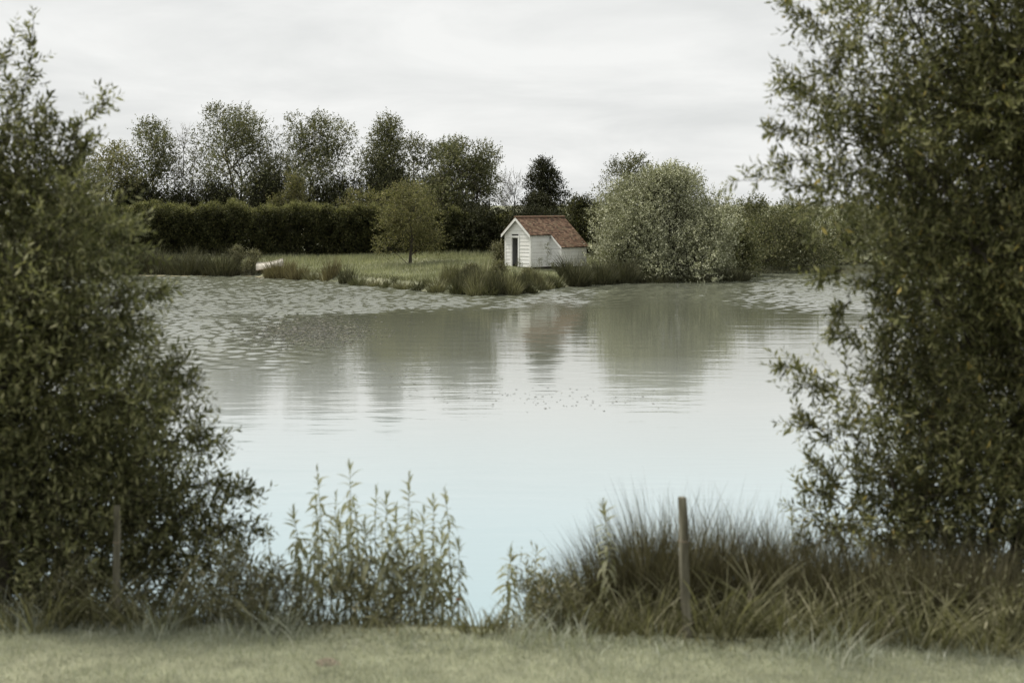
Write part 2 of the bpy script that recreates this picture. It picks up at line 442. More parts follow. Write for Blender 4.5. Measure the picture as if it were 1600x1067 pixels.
# ------------------------------------------------------------------ foliage builders
def leaf_tris(P, D, U, L, Wd, fine):
    """P base, D direction, U side vector, L length, Wd half width arrays -> verts, tris"""
    n = len(P)
    Nn = unit(np.cross(D, U))
    L = L[:, None]; Wd = Wd[:, None]
    if fine:
        cv = .12 * L
        v = np.stack([P,
                      P + D * L * .3 + U * Wd * .85 + Nn * cv * .35, P + D * L * .3 - U * Wd * .85 + Nn * cv * .35,
                      P + D * L * .65 + U * Wd * .8 + Nn * cv * .1, P + D * L * .65 - U * Wd * .8 + Nn * cv * .1,
                      P + D * L - Nn * cv * .7], 1)
        T = np.array([(0, 1, 2), (1, 3, 4), (1, 4, 2), (3, 5, 4)])
    else:
        v = np.stack([P, P + D * L * .45 + U * Wd + Nn * L * .06, P + D * L, P + D * L * .45 - U * Wd + Nn * L * .06], 1)
        T = np.array([(0, 1, 2), (0, 2, 3)])
    k = v.shape[1]
    tris = (T[None] + (np.arange(n) * k)[:, None, None]).reshape(-1, 3)
    return v.reshape(-1, 3), tris

def shoots_to_leaves(rng, B, D, SL, m, leaf, fine, spread=.85):
    """leaves along each shoot"""
    n = len(B)
    a = unit(np.cross(D, np.array([.21, .37, .9])))
    b = np.cross(D, a)
    t = (np.arange(m) + .6) / m
    ang = rng.random((n, 1)) * 6.28 + np.arange(m)[None] * 2.4 + rng.normal(0, .3, (n, m))
    rad = a[:, None] * np.cos(ang)[..., None] + b[:, None] * np.sin(ang)[..., None]
    P = B[:, None] + D[:, None] * (SL[:, None] * t[None])[..., None]
    LD = unit(D[:, None] * (.35 + .7 * t[None, :, None]) + rad * spread + rng.normal(0, .18, (n, m, 3)))
    up = np.array([0, 0, 1.0]) + rng.normal(0, .55, (n, m, 3))
    U = unit(np.cross(LD, up))
    L = leaf[0] * (.6 + .6 * rng.random((n, m))) * (1.0 - .35 * t[None] ** 3)
    Wd = L * leaf[1] * .5 * (.85 + .3 * rng.random((n, m)))
    return leaf_tris(P.reshape(-1, 3), LD.reshape(-1, 3), U.reshape(-1, 3), L.ravel(), Wd.ravel(), fine)

def cones(B, D, SL, r):
    """thin three-sided twigs"""
    n = len(B)
    a = unit(np.cross(D, np.array([.3, .5, .8]))); b = np.cross(D, a)
    r = np.broadcast_to(np.asarray(r), (n,))[:, None]
    v = np.stack([B + a * r, B - a * r * .5 + b * r * .87, B - a * r * .5 - b * r * .87, B + D * SL[:, None]], 1)
    T = np.array([(0, 1, 3), (1, 2, 3), (2, 0, 3)])
    return v.reshape(-1, 3), (T[None] + (np.arange(n) * 4)[:, None, None]).reshape(-1, 3)

def wiggle(rng, a, b, n, amp, sag=0.0):
    a = np.asarray(a, float); b = np.asarray(b, float)
    t = np.linspace(0, 1, n)[:, None]
    L = np.linalg.norm(b - a)
    p = a + (b - a) * t
    off = rng.normal(0, amp * L, (n, 3)); off[0] = 0; off[-1] = 0
    p = p + off * np.sin(t * math.pi)
    p[:, 2] += (np.sin(t * math.pi) * sag * L)[:, 0]
    return p

def make_tree(name, label, cat, base, lobes, leaf_m, leaf, nshoot, shoot_len, per=6, fine=False, bark='bark', trunk_r=.12, stems=1,
              seed=1, up=.45, twig=.006, group=None, clusters=7, sigma=.34, trunk_top=None, spread=.85, extra=None, limb_k=6, tight=1.0):
    """tree or bush: trunk(s), limbs to every crown lobe, leafy shoots in clumps round the limb ends.
       lobes: (x, y, z, rx, ry, rz, weight)"""
    rng = np.random.default_rng(seed)
    base = np.array(base, float)
    root = empty(name, base)
    tag(root, label, cat, group)
    lob = np.array(lobes, float)
    cen = np.average(lob[:, :3], axis=0, weights=lob[:, 6])
    ztop = (lob[:, 2] + lob[:, 5] * .5).max()
    tb = MB(); lb = MB()
    stem_pts = []
    for s in range(stems):
        sp_ = base + np.array([rng.normal(0, trunk_r * 1.6), rng.normal(0, trunk_r * 1.6), -.15]) * (stems > 1) + np.array([0, 0, -.12]) * (stems == 1)
        if stems == 1:
            top = np.array([cen[0] * .7 + base[0] * .3, cen[1] * .7 + base[1] * .3, trunk_top or (base[2] + (ztop - base[2]) * .8)])
        else:
            q = lob[rng.integers(len(lob))]
            top = q[:3]
        pts = wiggle(rng, sp_, top, 7, .035, 0.0)
        r0 = trunk_r * (1 if stems == 1 else .55 + .4 * rng.random())
        rads = [r0 * (1.25 if i == 0 else 1) * (1 - .8 * i / 6) for i in range(7)]
        tb.tube([p - base for p in pts], rads, 8)
        stem_pts.append(pts)
    allst = np.concatenate(stem_pts)
    B = []; D = []; S = []
    wsum = lob[:, 6].sum()
    for (lx, ly, lz, rx, ry, rz, w) in lob:
        c = np.array([lx, ly, lz]); R = np.array([rx, ry, rz])
        hor = np.hypot(allst[:, 0] - lx, allst[:, 1] - ly)
        cost = np.abs(allst[:, 2] - (lz - .7 * hor)) + .25 * hor
        a = allst[np.argmin(cost)]
        lp = wiggle(rng, a, c, 5, .05, .06)
        lr = max(trunk_r * .34 * (w / lob[:, 6].max()) ** .5, twig * 1.6)
        lb.tube([p - base for p in lp], [lr * (1 - .65 * i / 4) for i in range(5)], limb_k)
        k = max(2, int(clusters * (.6 + .6 * rng.random())))
        dirs = unit(rng.normal(0, 1, (k, 3)) + np.array([0, 0, .25]))
        cl = c + dirs * R * (rng.random((k, 1)) ** .5) * .78
        n = max(3, int(nshoot * w / wsum))
        for q in cl:
            bp = wiggle(rng, lp[rng.integers(2, 5)], q, 4, .07, .05)
            lb.tube([p - base for p in bp], [lr * .38, lr * .3, lr * .2, lr * .1], 4)
        wk = rng.random(k) + .35; wk /= wk.sum()
        ci = rng.choice(k, n, p=wk)
        g = rng.normal(0, 1, (n, 3)) * R * sigma * tight
        p0 = cl[ci] + g
        rel = (p0 - c) / R
        far_ = np.linalg.norm(rel, axis=1, keepdims=True)
        p0 = np.where(far_ > 1, c + rel / far_ * R * (1 + .12 * rng.random((n, 1))), p0)
        d = unit(unit(rel) * .7 + unit(g) * .45 + np.array([0, 0, up]) + rng.normal(0, .35, (n, 3)))
        B.append(p0); D.append(d); S.append(shoot_len * (.55 + .75 * rng.random(n)))
    if extra:                                             # single long sprays standing out of the crown
        for (p_, q_, cnt) in extra:
            p_ = np.array(p_, float); q_ = np.array(q_, float)
            pts = wiggle(rng, p_, q_, 6, .03, .05)
            lb.tube([p - base for p in pts], [twig * 2.2 * (1 - .75 * i / 5) for i in range(6)], 4)
            tt = rng.random(cnt)
            ii = np.minimum((tt * 5).astype(int), 4)
            fr = (tt * 5 - ii)[:, None]
            pp = pts[ii] * (1 - fr) + pts[ii + 1] * fr
            ax = unit(q_ - p_)
            B.append(pp); D.append(unit(ax * .7 + rng.normal(0, .5, (cnt, 3)))); S.append(shoot_len * (.4 + .5 * rng.random(cnt)))
    B = np.concatenate(B); D = np.concatenate(D); S = np.concatenate(S)
    tb.build('trunk', M[bark], root, True)
    lv, lt = np.array(lb.v), lb.f
    kc = slice(None) if fine or per < 3 or per > 8 else slice(None, None, 3)      # far twigs: one in three is thick enough to see
    tv, tt_ = cones((B - base)[kc], D[kc], S[kc], twig)
    # limbs and twigs share one mesh: the branch work of the tree
    me = bpy.data.meshes.new('branches')
    nb_ = len(lv)
    lq = np.array([f for f in lt if len(f) == 4], dtype=np.int32)
    lt3 = np.concatenate([lq[:, [0, 1, 2]], lq[:, [0, 2, 3]]])
    link('branches', np_mesh('branches', np.concatenate([lv, tv]), np.concatenate([lt3, tt_ + nb_]), M[bark]), root)['kind'] = 'stuff'
    v, tr = shoots_to_leaves(rng, B - base, D, S, per, leaf, fine, spread)
    cr = link('crown', np_mesh('crown', v, tr, M[leaf_m]), root)
    cr['kind'] = 'stuff'
    return root

def auto_lobes(seed, c, z0, z1, R, n, prof='oval', lr=.4, ry=None):
    rng = np.random.default_rng(seed)
    ry = ry or R
    L = []
    for i in range(n):
        t = (i + rng.random()) / n
        pr = {'oval': math.sin(math.pi * (.14 + .78 * t)) ** .7, 'cone': (1.02 - t) ** .75, 'full': math.sin(math.pi * (.3 + .64 * t)) ** .6, 'round': math.sqrt(max(.05, 1 - (t * 1.0) ** 2.2)),
              'vase': (.45 + .55 * math.sin(math.pi * min(1, .1 + .85 * t)))}[prof]
        rad = R * lr * (.75 + .5 * rng.random()) * (.45 + .55 * pr)
        rr = max(0, R * pr - rad * .55) * rng.random() ** .4
        a = rng.random() * 6.28
        z = min(z0 + (z1 - z0) * t, z1 - rad * .75)
        z = max(z, z0 + rad * .5)
        L.append((c[0] + rr * math.cos(a), c[1] + rr * math.sin(a) * ry / R, z, rad, rad, rad * .95, rad ** 2))
    return L

def blades(rng, P, H, Wd, lean, seg=2, droop=.5, azim=None):
    """grass or rush blades: P bases (n,3), H heights, Wd base half widths, lean = horizontal reach / height"""
    n = len(P)
    az = rng.random(n) * 6.28 if azim is None else azim
    dirh = np.stack([np.cos(az), np.sin(az), np.zeros(n)], 1)
    fa = rng.random(n) * 6.28
    side = np.stack([np.cos(fa), np.sin(fa), np.zeros(n)], 1)
    rows = []
    for i in range(seg + 1):
        t = i / seg
        bend = lean * (t * (1 - droop) + droop * t * t)
        c = P + dirh * (H * bend)[:, None] + np.array([0, 0, 1.0]) * (H * (t - .35 * droop * lean * t * t))[:, None]
        if i < seg:
            w = (Wd * (1 - t * .55))[:, None]
            rows += [c - side * w, c + side * w]
        else:
            rows.append(c)
    v = np.stack(rows, 1)
    T = []
    for i in range(seg - 1):
        a = 2 * i
        T += [(a, a + 1, a + 3), (a, a + 3, a + 2)]
    T.append((2 * seg - 2, 2 * seg - 1, 2 * seg))
    T = np.array(T)
    k = v.shape[1]
    return v.reshape(-1, 3), (T[None] + (np.arange(n) * k)[:, None, None]).reshape(-1, 3)

def rush_clump(name, label, cat, x, y, rx, ry, h, n, mat, seed, w=.006, group=None, lean=.22, seg=3, hvar=.45, z=None, dome=.55):
    rng = np.random.default_rng(seed)
    zb = gz1(x, y) if z is None else z
    a = rng.random(n) * 6.28; r = np.sqrt(rng.random(n)); r = r ** .85
    P = np.stack([np.cos(a) * r * rx, np.sin(a) * r * ry, np.zeros(n)], 1)
    P[:, 2] = np.maximum(gz(P[:, 0] + x, P[:, 1] + y), -.05) - zb - .03
    H = h * (1 - hvar * rng.random(n) ** 1.3) * (1 - dome * r ** 2) * (1 + .12 * np.sin(a * 3 + seed))
    az = np.where(rng.random(n) < .7, a + rng.normal(0, .6, n), rng.random(n) * 6.28)
    v, t = blades(rng, P, H, np.full(n, w) * (.7 + .6 * rng.random(n)), lean * (.35 + r + rng.normal(0, .2, n).clip(-.4, .6)), seg, .55, az)
    root = empty(name, (x, y, zb))
    tag(root, label, cat, group)
    o = link('blades', np_mesh('blades', v, t, M[mat]), root)
    o['kind'] = 'stuff'
    return root

# ------------------------------------------------------------------ the white shed
def build_shed():
    d0 = 91.0
    A = W(829, 415, d0)                                 # foot of its front right corner
    Wd, We, Ls, L, hw, tanp = 2.28, .96, 1.86, 4.2, 2.08, .86
    phi = math.radians(45)
    # local frame: u along the ridge (away from the door), v to the lean-to side
    hW = Wd / 2
    org = A - np.array([math.cos(phi) * hW, -math.sin(phi) * hW, 0])
    org[2] = A[2] - .06
    sh = empty('shed', org)
    tag(sh, 'small white weatherboarded shed with red tiled roof and lean-to by the pond', 'shed')
    u = Vector((math.sin(phi), math.cos(phi), 0)); v = Vector((math.cos(phi), -math.sin(phi), 0)); zz = Vector((0, 0, 1))
    def pt(a, b, c): return u * a + v * b + zz * c
    def top(b): return hw + (hW - abs(b)) * tanp if b <= hW else hw - (b - hW) * tanp
    rnd = random.Random(4)
    th = .05
    row = .232
    def wall(name, o3, e, nrm, span, prof, hole=None, boards=True):
        """o3 origin, e direction along, nrm outward; prof(s) = wall top height at s (piecewise linear); hole = (s0, s1, ztop)"""
        mb = MB()
        def P(s, z, k=0.0): return o3 + e * s + zz * z + nrm * k
        kinks = sorted(set([0, span] + ([span / 2] if prof(span / 2) > max(prof(0), prof(span)) + .01 and abs(prof(0) - prof(span)) < .01 else []) + (list(hole[:2]) if hole else [])))
        for s0, s1 in zip(kinks[:-1], kinks[1:]):
            lo = hole[2] if hole and s0 >= hole[0] - 1e-6 and s1 <= hole[1] + 1e-6 else -.15
            mb.prism([P(s0, lo, -th), P(s1, lo, -th), P(s1, prof(s1), -th), P(s0, prof(s0), -th)], nrm * th)
        wl = mb.build(name, M['inside'] if boards else M['paint'], sh)
        if not boards: return wl
        z = -.05
        while True:
            z1 = z + row - .007
            def ext(zq):
                ss = np.linspace(0, span, 401)
                ok = [s for s in ss if prof(s) >= zq - 1e-6]
                return (ok[0], ok[-1]) if ok else None
            eb = ext(z)
            if eb is None: break
            et = ext(z1)
            if et is None:
                z1 = max(prof(s) for s in np.linspace(0, span, 401)) - .002
                if z1 - z < .03: break
                et = ext(z1)
            segs = [(eb, et)]
            if hole and z < hole[2] - .01:
                segs = [((eb[0], hole[0]), (et[0], hole[0])), ((hole[1], eb[1]), (hole[1], et[1]))]
                if z1 > hole[2] + .01: z1_ = z1
            for (b0, b1), (t0, t1) in segs:
                j = rnd.uniform(-.004, .004)
                m2 = MB()
                kb, kt = .03 + rnd.uniform(-.004, .006), .01
                zb = z + j
                m2.hexa([P(b0, zb, .002), P(b1, zb, .002), P(b1, zb, kb), P(b0, zb, kb), P(t0, z1 + j, .002), P(t1, z1 + j, .002), P(t1, z1 + j, kt), P(t0, z1 + j, kt)])
                m2.build('board', M['paint'], wl)
            z += row
        return wl
    # front gable: seen from outside, left to right = -v .. +v
    dj0, dj1, dtop = .60, 1.20, 1.84
    gable = lambda s: hw + (hW - abs(s - hW)) * tanp
    wall('front_wall', pt(0, -hW, 0), v, -u, Wd, gable, (dj0, dj1, dtop))
    wall('side_wall', pt(0, hW, 0), u, v, Ls, lambda s: hw)
    wall('lean_to_front_wall', pt(Ls, hW, 0), v, -u, We, lambda s: hw - s * tanp)
    wall('lean_to_side_wall', pt(Ls, hW + We, 0), u, v, L - Ls, lambda s: hw - We * tanp)
    wall('far_side_wall', pt(0, -hW, 0), u, -v, L, lambda s: hw, boards=False)
    mb = MB()                                            # back wall, whole outline
    mb.prism([pt(L, -hW, -.15), pt(L, hW + We, -.15), pt(L, hW + We, hw - We * tanp), pt(L, 0, hw + hW * tanp), pt(L, -hW, hw)], -u * th)
    mb.build('back_wall', M['paint'], sh)
    mb = MB().prism([pt(.05, -hW + .05, .02), pt(.05, hW - .05, .02), pt(L - .05, hW - .05, .02), pt(L - .05, -hW + .05, .02)], zz * .03)
    mb.build('floor', M['inside'], sh)
    # door frame
    df = empty('door_frame'); df.parent = sh
    fw = .11
    def bar(name, parent, p0, p1, wv, dv, mat='paint_trim'):
        """bar from p0 to p1 with cross-section vectors wv, dv"""
        m2 = MB(); p0, p1 = Vector(p0), Vector(p1)
        m2.hexa([p0, p0 + wv, p0 + wv + dv, p0 + dv, p1, p1 + wv, p1 + wv + dv, p1 + dv])
        return m2.build(name, M[mat], parent)
    s0 = lambda s: -hW + s
    bar('jamb', df, pt(-.052, s0(dj0) - fw + .02, -.1), pt(-.052, s0(dj0) - fw + .02, dtop + .1), v * fw, u * .10)
    bar('jamb', df, pt(-.052, s0(dj1) - .02, -.1), pt(-.052, s0(dj1) - .02, dtop + .1), v * fw, u * .10)
    bar('lintel', df, pt(-.058, s0(dj0) - fw - .01, dtop - .02), pt(-.058, s0(dj1) + fw + .01, dtop - .02), zz * .13, u * .1)
    # corner boards
    for (a, b, du, dv_, h) in ((-.045, hW - .07, u * .03, v * .12, hw - .02), (-.012, hW + .015, u * .1, v * .035, hw - .05), (-.045, -hW - .03, u * .03, v * .1, hw - .02),
                               (Ls - .045, hW + We - .06, u * .03, v * .105, hw - We * tanp - .03), (Ls - .012, hW + We + .015, u * .09, v * .035, hw - We * tanp - .04),
                               (L - .07, hW + We + .012, u * .09, v * .035, hw - We * tanp - .04)):
        bar('corner_board', sh, pt(a, b, -.12), pt(a, b, h), du, dv_)
    # roof: decks, tiles, ridge
    roof = empty('roof'); roof.parent = sh
    rz = hw + hW * tanp + .03
    zr = lambda b: rz - abs(b) * tanp
    oh, of = .17, .24
    u0, u1 = -of, L + .14
    vE, vX = hW + oh, hW + We + .14
    cosp = 1 / math.sqrt(1 + tanp * tanp)
    dk = MB()
    dk.prism([pt(u0, 0, zr(0)), pt(u0, -vE, zr(vE)), pt(u1, -vE, zr(vE)), pt(u1, 0, zr(0))], zz * .05)
    dk.build('deck', M['inside'], roof)
    dk = MB()
    dk.prism([pt(u0, .001, zr(0)), pt(u1, .001, zr(0)), pt(u1, vX, zr(vX)), pt(Ls - .14, vX, zr(vX)), pt(Ls - .14, vE, zr(vE)), pt(u0, vE, zr(vE))], zz * .05)
    dk.build('deck', M['inside'], roof)
    tl = MB()
    gauge, tw = .112, .168
    for side, segs in ((1, ((u0 - .02, Ls - .16, vE), (Ls - .16, u1 + .02, vX))), (-1, ((u0 - .02, u1 + .02, vE),))):
        for (ua, ub, vmax) in segs:
            slope = vmax / cosp
            nr = int(slope / gauge) + 1
            for r in range(nr):
                d_low = slope + .03 - r * gauge                 # distance down the slope of the tile's lower edge
                d_hi = d_low - gauge * 1.7
                if d_low < .05: continue
                d_hi = max(d_hi, 0.0)
                off = (r % 2) * tw * .5
                un = ua - off
                while un < ub - .01:
                    a0, a1 = max(un, ua) + .004, min(un + tw, ub) - .004
                    un += tw
                    if a1 - a0 < .03: continue
                    k = rnd.uniform(-.006, .008); sk = rnd.uniform(-.008, .008)
                    bl, bh = (d_low + sk) * cosp * side, d_hi * cosp * side
                    lift_l, lift_h = .088 + k, .062
                    pl = lambda a, b, lf: pt(a, b, zr(b) + lf)
                    p8 = [pl(a0, bl, lift_l - .026), pl(a1, bl, lift_l - .026), pl(a1, bh, lift_h - .008), pl(a0, bh, lift_h - .008),
                          pl(a0, bl, lift_l), pl(a1, bl, lift_l), pl(a1, bh, lift_h), pl(a0, bh, lift_h)]
                    if side < 0: p8 = [p8[i] for i in (1, 0, 3, 2, 5, 4, 7, 6)]
                    tl.hexa(p8)
    to = tl.build('tiles', M['tile'], roof); to['kind'] = 'stuff'
    a = u0 - .03; rl = .33; i = 0
    while a < u1:
        b = min(a + rl, u1 + .03)
        m2 = MB(); rr = .115 + .006 * (i % 2)
        ring0 = [pt(a, rr * math.cos(q), rz + .035 + rr * .85 * math.sin(q)) for q in [math.pi * k / 6 for k in range(7)]]
        m2.prism(ring0, u * (b - a - .006))
        m2.build('ridge_tile', M['tile'], roof)
        a = b + .002; i += 1
    # bargeboards and rafter ends
    for sgn in (-1, 1):
        m2 = MB()
        b0, b1 = 0.0, sgn * (vE - .0)
        ring = [pt(u0 - .012, b0, zr(b0) + .045), pt(u0 - .012, b1, zr(b1) + .045), pt(u0 - .012, b1, zr(b1) - .14), pt(u0 - .012, b0, zr(b0) - .16)]
        m2.prism(ring, u * .03)
        m2.build('bargeboard', M['paint_trim'], sh)
    m2 = MB()
    m2.prism([pt(Ls - .165, vE - .02, zr(vE - .02) + .04), pt(Ls - .165, vX, zr(vX) + .04), pt(Ls - .165, vX, zr(vX) - .1), pt(Ls - .165, vE - .02, zr(vE - .02) - .1)], u * .03)
    m2.build('bargeboard', M['paint_trim'], sh)
    for uu in (.35, 1.15): 
        bar('rafter_end', sh, pt(uu, hW + .03, zr(hW + .03) - .12), pt(uu, vE - .03, zr(vE - .03) - .10), u * .06, zz * .1)
    for uu in (Ls + .75, Ls + 1.45, Ls + 2.1):
        bar('rafter_end', sh, pt(uu, hW + We + .03, zr(hW + We + .03) - .12), pt(uu, vX - .03, zr(vX - .03) - .10), u * .06, zz * .1)
    return org
shed_org = build_shed()

# ------------------------------------------------------------------ far trees
def top_z(py, d): return CZ - (py - HOR) / F * d
ROW = 'trees in the row behind the hedge'
def far_tree(label, cx, top, wpx, d, leaf_m, seed, n=24, prof='oval', crown0=.25, nshoot=1700, leaf=(.17, .55), name='tree', cat='tree', stems=1, trunk_r=.16, lr=.38, group=None, up=.5, bark='bark', clusters=7, shoot_len=.5, per=5, base_y=None, sigma=.34, depth=None):
    x = (cx - 800) / F * d
    zb = gz1(x, d)
    z1 = top_z(top, d); R = wpx / 2 / F * d
    nshoot = int(nshoot * (2.2 if group == ROW else 1.35)); leaf = (leaf[0], leaf[1] * 1.35)
    lobes = auto_lobes(seed, (x, d), zb + (z1 - zb) * crown0, z1 - .25, R, n, prof, lr, ry=depth)
    return make_tree(name, label, cat, (x, d, zb), lobes, leaf_m, leaf, nshoot, shoot_len, per, False, bark, trunk_r, stems, seed, up, .008, group, clusters, sigma)

def far_clone(proto, dims, label, cx, top, wpx, d, turn, name='bush', cat='bush'):
    x = (cx - 800) / F * d; zb = gz1(x, d)
    r = empty(name, (x, d, zb), turn); tag(r, label, cat)
    r.scale = (wpx / 2 / F * d / dims[0],) * 2 + ((top_z(top, d) - zb) / dims[1],)
    for c in proto.children:
        q = c.copy(); COL.objects.link(q); q.parent = r
    return r
far_tree('olive green tree at the left end of the row, beside the near leafy bush', 165, 226, 160, 112, 'back_warm', 11, n=34, prof='full', crown0=.05, nshoot=2100, group=ROW)
far_tree('slim airy tree left of the bare pale tree in the row', 240, 188, 140, 115, 'back', 12, n=30, prof='full', crown0=.05, nshoot=2100, group=ROW)
far_tree('tallest tree of the row, airy oval crown above the hedge', 366, 163, 186, 116, 'back', 13, n=44, prof='full', crown0=.1, nshoot=3600, trunk_r=.2, group=ROW, stems=3)
far_tree('airy round-topped tree right of the tallest tree in the row', 492, 178, 166, 116, 'back', 14, n=38, prof='full', crown0=.1, nshoot=2900, group=ROW, stems=2)
far_tree('tree with narrow pointed top behind the small lawn tree', 606, 180, 170, 115, 'back', 15, n=40, prof='cone', crown0=.1, nshoot=3300, group=ROW)
far_tree('lower broad tree filling the gap right of the pointed tree', 652, 211, 140, 117, 'back', 16, n=22, prof='full', crown0=.1, nshoot=1500, group=ROW)
far_tree('dense dark tree with feathery top left of the shed roof', 724, 217, 138, 110, 'back', 17, n=40, prof='vase', crown0=.03, nshoot=3400, group=ROW, up=.9, stems=3)
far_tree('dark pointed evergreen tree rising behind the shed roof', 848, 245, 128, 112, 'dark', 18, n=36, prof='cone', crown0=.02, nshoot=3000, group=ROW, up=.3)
# nearly bare tree
xb = (291 - 800) / F * 113; zb = gz1(xb, 113)
make_tree('bare_tree', 'pale almost leafless tree between two leafy trees of the row', 'tree', (xb, 113, zb), auto_lobes(21, (xb, 113), zb + 4.5, top_z(196, 113), 1.3, 12, 'vase', .45), 'back_warm', (.12, .5), 230, .8, 1, False, 'bark_pale', .1, 3, 22, 1.1, .012, ROW, 6)
xb = (793 - 800) / F * 113; zb = gz1(xb, 113)
make_tree('bare_tree', 'thin bare twiggy tree in the gap left of the dark evergreen', 'tree', (xb, 113, zb), auto_lobes(23, (xb, 113), zb + 3, top_z(272, 113), 1.4, 10, 'vase', .45), 'back', (.12, .5), 380, .8, 1, False, 'bark', .08, 3, 24, 1.2, .012, ROW, 6)
far_tree('round olive bush poking above the hedge below the airy trees', 455, 268, 76, 110, 'back_warm', 25, n=16, prof='round', crown0=.05, nshoot=1500, name='bush', cat='bush', stems=3, trunk_r=.09, leaf=(.15, .55))
far_tree('low yellowish bush at the right end of the hedge', 562, 296, 90, 108, 'back_warm', 26, n=16, prof='round', crown0=.03, nshoot=1600, name='bush', cat='bush', stems=3, trunk_r=.08, leaf=(.14, .55))
far_tree('mid green bush between the shed and the silvery bush', 908, 308, 96, 104, 'hedge', 29, n=18, prof='round', crown0=.0, nshoot=2200, name='bush', cat='bush', stems=3, trunk_r=.08)
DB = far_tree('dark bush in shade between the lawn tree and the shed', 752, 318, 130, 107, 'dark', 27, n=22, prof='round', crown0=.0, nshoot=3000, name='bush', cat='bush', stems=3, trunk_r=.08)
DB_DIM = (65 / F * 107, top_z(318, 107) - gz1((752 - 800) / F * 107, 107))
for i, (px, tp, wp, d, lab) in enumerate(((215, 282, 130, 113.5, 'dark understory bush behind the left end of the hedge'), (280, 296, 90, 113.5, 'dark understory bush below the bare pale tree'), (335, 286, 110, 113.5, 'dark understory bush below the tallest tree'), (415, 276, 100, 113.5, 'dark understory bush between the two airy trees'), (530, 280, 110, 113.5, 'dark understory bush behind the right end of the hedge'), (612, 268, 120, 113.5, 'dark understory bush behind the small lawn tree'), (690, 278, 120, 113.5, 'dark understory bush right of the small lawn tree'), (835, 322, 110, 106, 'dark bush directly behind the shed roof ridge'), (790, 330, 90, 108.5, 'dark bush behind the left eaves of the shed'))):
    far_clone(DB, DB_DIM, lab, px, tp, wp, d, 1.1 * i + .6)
far_tree('dark bush at the water in the gap right of the silvery bush', 1160, 345, 86, 95.6, 'back', 410, n=24, prof='round', crown0=-.2, nshoot=1500, name='bush', cat='bush', stems=4, trunk_r=.07)
# small tree on the lawn
far_tree('small spreading yellow-green tree standing alone on the far lawn', 641, 284, 118, 96, 'back_warm', 31, n=17, prof='full', crown0=.16, nshoot=2600, lr=.34, sigma=.42, leaf=(.13, .5), name='small_tree', trunk_r=.12, up=.35, shoot_len=.5)
# big silvery bush and neighbours
far_tree('green tree showing above the left shoulder of the silvery bush', 982, 238, 100, 98, 'back', 32, n=18, prof='oval', crown0=.3, nshoot=1500, trunk_r=.14, leaf=(.15, .5))
xs_ = (1040 - 800) / F * 93.0
far_tree('big silvery grey-green bush overhanging the water right of the shed', 1044, 260, 256, 92.0, 'silver', 33, n=60, prof='round', crown0=-.05, nshoot=11500, per=7, leaf=(.15, .52), name='silver_bush', cat='bush', stems=6, trunk_r=.12, up=.75, lr=.32, depth=4.4, sigma=.3, clusters=7)
far_tree('dark green bush at the water right of the silvery bush', 1218, 330, 160, 102.0, 'back', 34, n=34, prof='round', crown0=-.05, nshoot=3400, name='bush', cat='bush', stems=4, trunk_r=.08, leaf=(.14, .55), lr=.32)
far_tree('bush with pale leaf tips just behind the silvery bush', 1176, 308, 130, 106.5, 'back', 35, n=16, prof='round', crown0=.0, nshoot=1500, name='bush', cat='bush', stems=3, trunk_r=.08)
GB = far_tree('olive bush behind the dark waterside bush', 1262, 314, 150, 110, 'back', 36, n=16, prof='round', crown0=.0, nshoot=1700, name='bush', cat='bush', stems=3, trunk_r=.08)
GB_DIM = (75 / F * 110, top_z(314, 110) - gz1((1262 - 800) / F * 110, 110))
far_clone(GB, GB_DIM, 'dark bush on the far bank seen past the near willow', 1345, 335, 180, 104.5, 1.0)
far_clone(GB, GB_DIM, 'rightmost far-bank bush seen through the near willow', 1480, 320, 200, 107, 2.2)
far_clone(GB, GB_DIM, 'leftmost far-bank bush behind the near left tree', 70, 296, 190, 106, 3.9)

